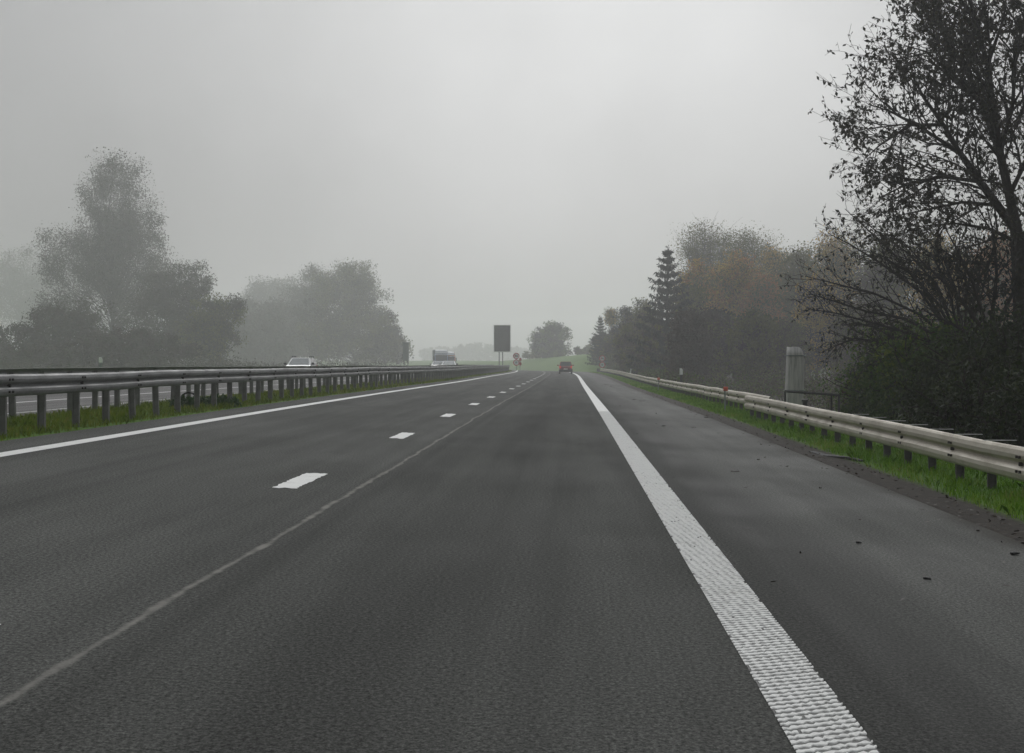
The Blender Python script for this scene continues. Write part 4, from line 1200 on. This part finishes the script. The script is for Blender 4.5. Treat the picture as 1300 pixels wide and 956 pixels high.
car('car', 'nearest oncoming white car, with dark roof rails above the left barrier', on_opp(381,141), math.pi-0.02, 'white_car', W=1.84, L=4.5, H=1.55, belt=0.98, rack=True, group=GO)
car('car', 'white car in the inner oncoming lane, in front of the blue and white lorry', on_opp(570,226), math.pi-heading(226), 'white_car', W=1.8, L=4.4, H=1.42, belt=0.92, group=GO)
car('car', 'white car half hidden behind another white car, nearer the lorry', on_opp(556,262), math.pi-heading(262), 'white_car', W=1.78, L=4.3, H=1.44, belt=0.92, group=GO)

def lorry(label, loc, rz, cabm, boxm, group, blue=True):
    root = empty('lorry', loc, rz, label, 'lorry', group)
    W = 2.5
    bm = bmesh.new(); prism(bm, [(-1.1,0.75),(1.05,0.55),(1.15,1.2),(1.10,1.75),(0.85,3.05),(0.3,3.2),(-1.1,3.2)], 'x', -W/2, W/2, 0.08); bm_obj('cab', bm, M[cabm], root)
    bm = bmesh.new(); prism(bm, [(1.135,1.80),(0.90,2.95),(0.87,2.95),(1.10,1.80)], 'x', -W/2+0.15, W/2-0.15); bm_obj('windscreen', bm, M['glass'], root)
    bm = bmesh.new(); prism(bm, [(0.75,3.22),(0.45,3.85),(-1.0,3.95),(-1.0,3.22)], 'x', -W/2+0.12, W/2-0.12, 0.06); bm_obj('roof_fairing', bm, M['white_truck'], root)
    bm = bmesh.new(); box(bm, 0,1.02,3.0,W-0.1,0.35,0.16,0.03); bm_obj('sun_visor', bm, M['white_truck'], root)
    bm = bmesh.new(); box(bm, 0,1.14,0.62,W,0.22,0.5,0.05); bm_obj('bumper', bm, M['blue_truck'] if blue else M[cabm], root)
    bm = bmesh.new()
    for k in range(4): box(bm, 0,1.17,1.05+k*0.17,1.6,0.05,0.07)
    bm_obj('grille', bm, M['plastic'], root)
    for s in (-1,1):
        bm = bmesh.new(); box(bm, s*(W/2+0.16),0.95,2.35,0.22,0.14,0.72,0.03); bm_obj('mirror', bm, M['plastic'], root)
        bm = bmesh.new(); box(bm, s*(W/2-0.3),1.26,0.72,0.42,0.06,0.2,0.02); bm_obj('headlight', bm, M['lamp'], root)
        for y in (0.35,-2.6,-9.2,-10.5,-11.8):
            bm = bmesh.new(); cyl(bm, (s*(W/2-0.34),y,0.5),(s*(W/2-0.02),y,0.5),0.5,seg=20); wh = bm_obj('wheel', bm, M['rubber'], root)
            bm = bmesh.new(); cyl(bm, (s*(W/2-0.03),y,0.5),(s*(W/2),y,0.5),0.28,seg=14); bm_obj('rim', bm, M['rim'], wh)
    bm = bmesh.new(); box(bm, 0,-7.3,0.95,0.9,12.4,0.3); bm_obj('chassis', bm, M['plastic'], root)
    bm = bmesh.new(); box(bm, 0,-7.9,2.55,2.54,12.6,2.75,0.04); bm_obj('trailer', bm, M[boxm], root)
    return root
GLo = 'lorries coming out of the fog on the left'
lorry('blue and white lorry with a grey trailer coming out of the fog', on_opp(560,370), math.pi-heading(370)*1.2, 'pale_blue', 'grey_box', GLo)
lorry('faint orange lorry just behind the blue and white lorry', on_opp(570,402), math.pi-heading(402), 'orange_box', 'orange_box', GLo)

# ---------------------------------------------------------------- haze
m, nt, out = new_mat('haze')
pv = node(nt, 'ShaderNodeVolumePrincipled')
pv.inputs['Color'].default_value = (0.985,0.995,0.99,1); pv.inputs['Density'].default_value = 0.0009; pv.inputs['Anisotropy'].default_value = 0.65
nt.links.new(pv.outputs[0], out.inputs['Volume'])
zlo, zhi = float(gV[:,2].min())-1.0, 40.0
bm = bmesh.new(); bmesh.ops.create_cube(bm, size=1.0)
hz = bm_obj('haze', bm, m); hz.scale = (2000, 1800, zhi-zlo); hz.location = (0, 850, (zhi+zlo)/2)
tag(hz, 'pale morning fog lying over the whole motorway', 'fog', kind='stuff')

# ---------------------------------------------------------------- camera, light, sky
cam = bpy.data.cameras.new('camera'); cam.sensor_width = 36; cam.lens = 36*F/1300
co = link(bpy.data.objects.new('camera', cam)); SC.camera = co
yaw = math.atan((U0-650)/F); pitch = math.atan((478-V0)/F)
co.location = (0,0,CAMZ); co.rotation_euler = (math.pi/2-pitch, 0, yaw)
cam.clip_start = 0.1; cam.clip_end = 5000

SUN_EL, SUN_AZ = 26.0, 0.8       # hidden sun, ahead and a little to the right
w = bpy.data.worlds.new('World'); SC.world = w; w.use_nodes = True
nt = w.node_tree; nt.nodes.clear()
out = nt.nodes.new('ShaderNodeOutputWorld'); bg = nt.nodes.new('ShaderNodeBackground')
sky = nt.nodes.new('ShaderNodeTexSky'); sky.sky_type = 'NISHITA'; sky.sun_disc = False
sky.sun_elevation = R(SUN_EL); sky.sun_rotation = R(SUN_AZ); sky.air_density = 1.0; sky.dust_density = 2.0; sky.ozone_density = 1.0
hs = nt.nodes.new('ShaderNodeHueSaturation'); hs.inputs['Saturation'].default_value = 0.07
nt.links.new(sky.outputs[0], hs.inputs['Color']); nt.links.new(hs.outputs[0], bg.inputs[0]); bg.inputs[1].default_value = 0.0225
# overcast: the cloud deck overhead is brighter than the sky near the horizon
tc = nt.nodes.new('ShaderNodeTexCoord'); sp = nt.nodes.new('ShaderNodeSeparateXYZ'); nt.links.new(tc.outputs['Generated'], sp.inputs[0])
OVER = 9.5
mr = nt.nodes.new('ShaderNodeMapRange'); mr.interpolation_type = 'SMOOTHSTEP'; nt.links.new(sp.outputs[2], mr.inputs[0])
for i, v in enumerate((0.2, 0.75, 1.0, OVER)): mr.inputs[i+1].default_value = v
lo = nt.nodes.new('ShaderNodeMapRange'); lo.interpolation_type = 'SMOOTHSTEP'; nt.links.new(sp.outputs[2], lo.inputs[0])
for i, v in enumerate((0.0, 0.17, 0.58, 1.0)): lo.inputs[i+1].default_value = v
mlt = nt.nodes.new('ShaderNodeMath'); mlt.operation = 'MULTIPLY'; nt.links.new(mr.outputs[0], mlt.inputs[0]); nt.links.new(lo.outputs[0], mlt.inputs[1])
cn = nt.nodes.new('ShaderNodeTexNoise'); cn.inputs['Scale'].default_value = 5.0; cn.inputs['Detail'].default_value = 4; cn.inputs['Roughness'].default_value = 0.5; nt.links.new(tc.outputs['Generated'], cn.inputs['Vector'])
cm = nt.nodes.new('ShaderNodeMapRange'); nt.links.new(cn.outputs[0], cm.inputs[0])
for i, v in enumerate((0.3, 0.7, 0.88, 1.12)): cm.inputs[i+1].default_value = v
ml2 = nt.nodes.new('ShaderNodeMath'); ml2.operation = 'MULTIPLY'; nt.links.new(mlt.outputs[0], ml2.inputs[0]); nt.links.new(cm.outputs[0], ml2.inputs[1]); mlt = ml2
cmb = nt.nodes.new('ShaderNodeVectorMath'); cmb.operation = 'SCALE'
tint = nt.nodes.new('ShaderNodeVectorMath'); tint.operation = 'MULTIPLY'; tint.inputs[1].default_value = (0.985, 1.0, 1.012)
nt.links.new(hs.outputs[0], tint.inputs[0]); nt.links.new(tint.outputs[0], cmb.inputs[0]); nt.links.new(mlt.outputs[0], cmb.inputs['Scale']); nt.links.new(cmb.outputs[0], bg.inputs[0])
nt.links.new(bg.outputs[0], out.inputs[0])
sl_ = bpy.data.lights.new('sun', 'SUN'); sl_.energy = 0.28; sl_.angle = R(25); sl_.color = (1.0,0.99,0.97)
so = link(bpy.data.objects.new('sun', sl_))
dirv = Vector((math.sin(R(SUN_AZ))*math.cos(R(SUN_EL)), math.cos(R(SUN_AZ))*math.cos(R(SUN_EL)), math.sin(R(SUN_EL))))
so.rotation_euler = (-dirv).to_track_quat('-Z','Y').to_euler(); so.location = (0,0,30)

SC.view_settings.view_transform = 'Standard'; SC.view_settings.look = 'None'; SC.view_settings.gamma = 1; SC.view_settings.use_curve_mapping = False
SC.view_settings.exposure = 0.0
cy = SC.cycles
cy.max_bounces = 6; cy.diffuse_bounces = 3; cy.glossy_bounces = 2; cy.transmission_bounces = 3; cy.volume_bounces = 3; cy.transparent_max_bounces = 8
cy.caustics_reflective = False; cy.caustics_refractive = False
cy.use_denoising = True
try: cy.denoiser = 'OPENIMAGEDENOISE'
except Exception: pass
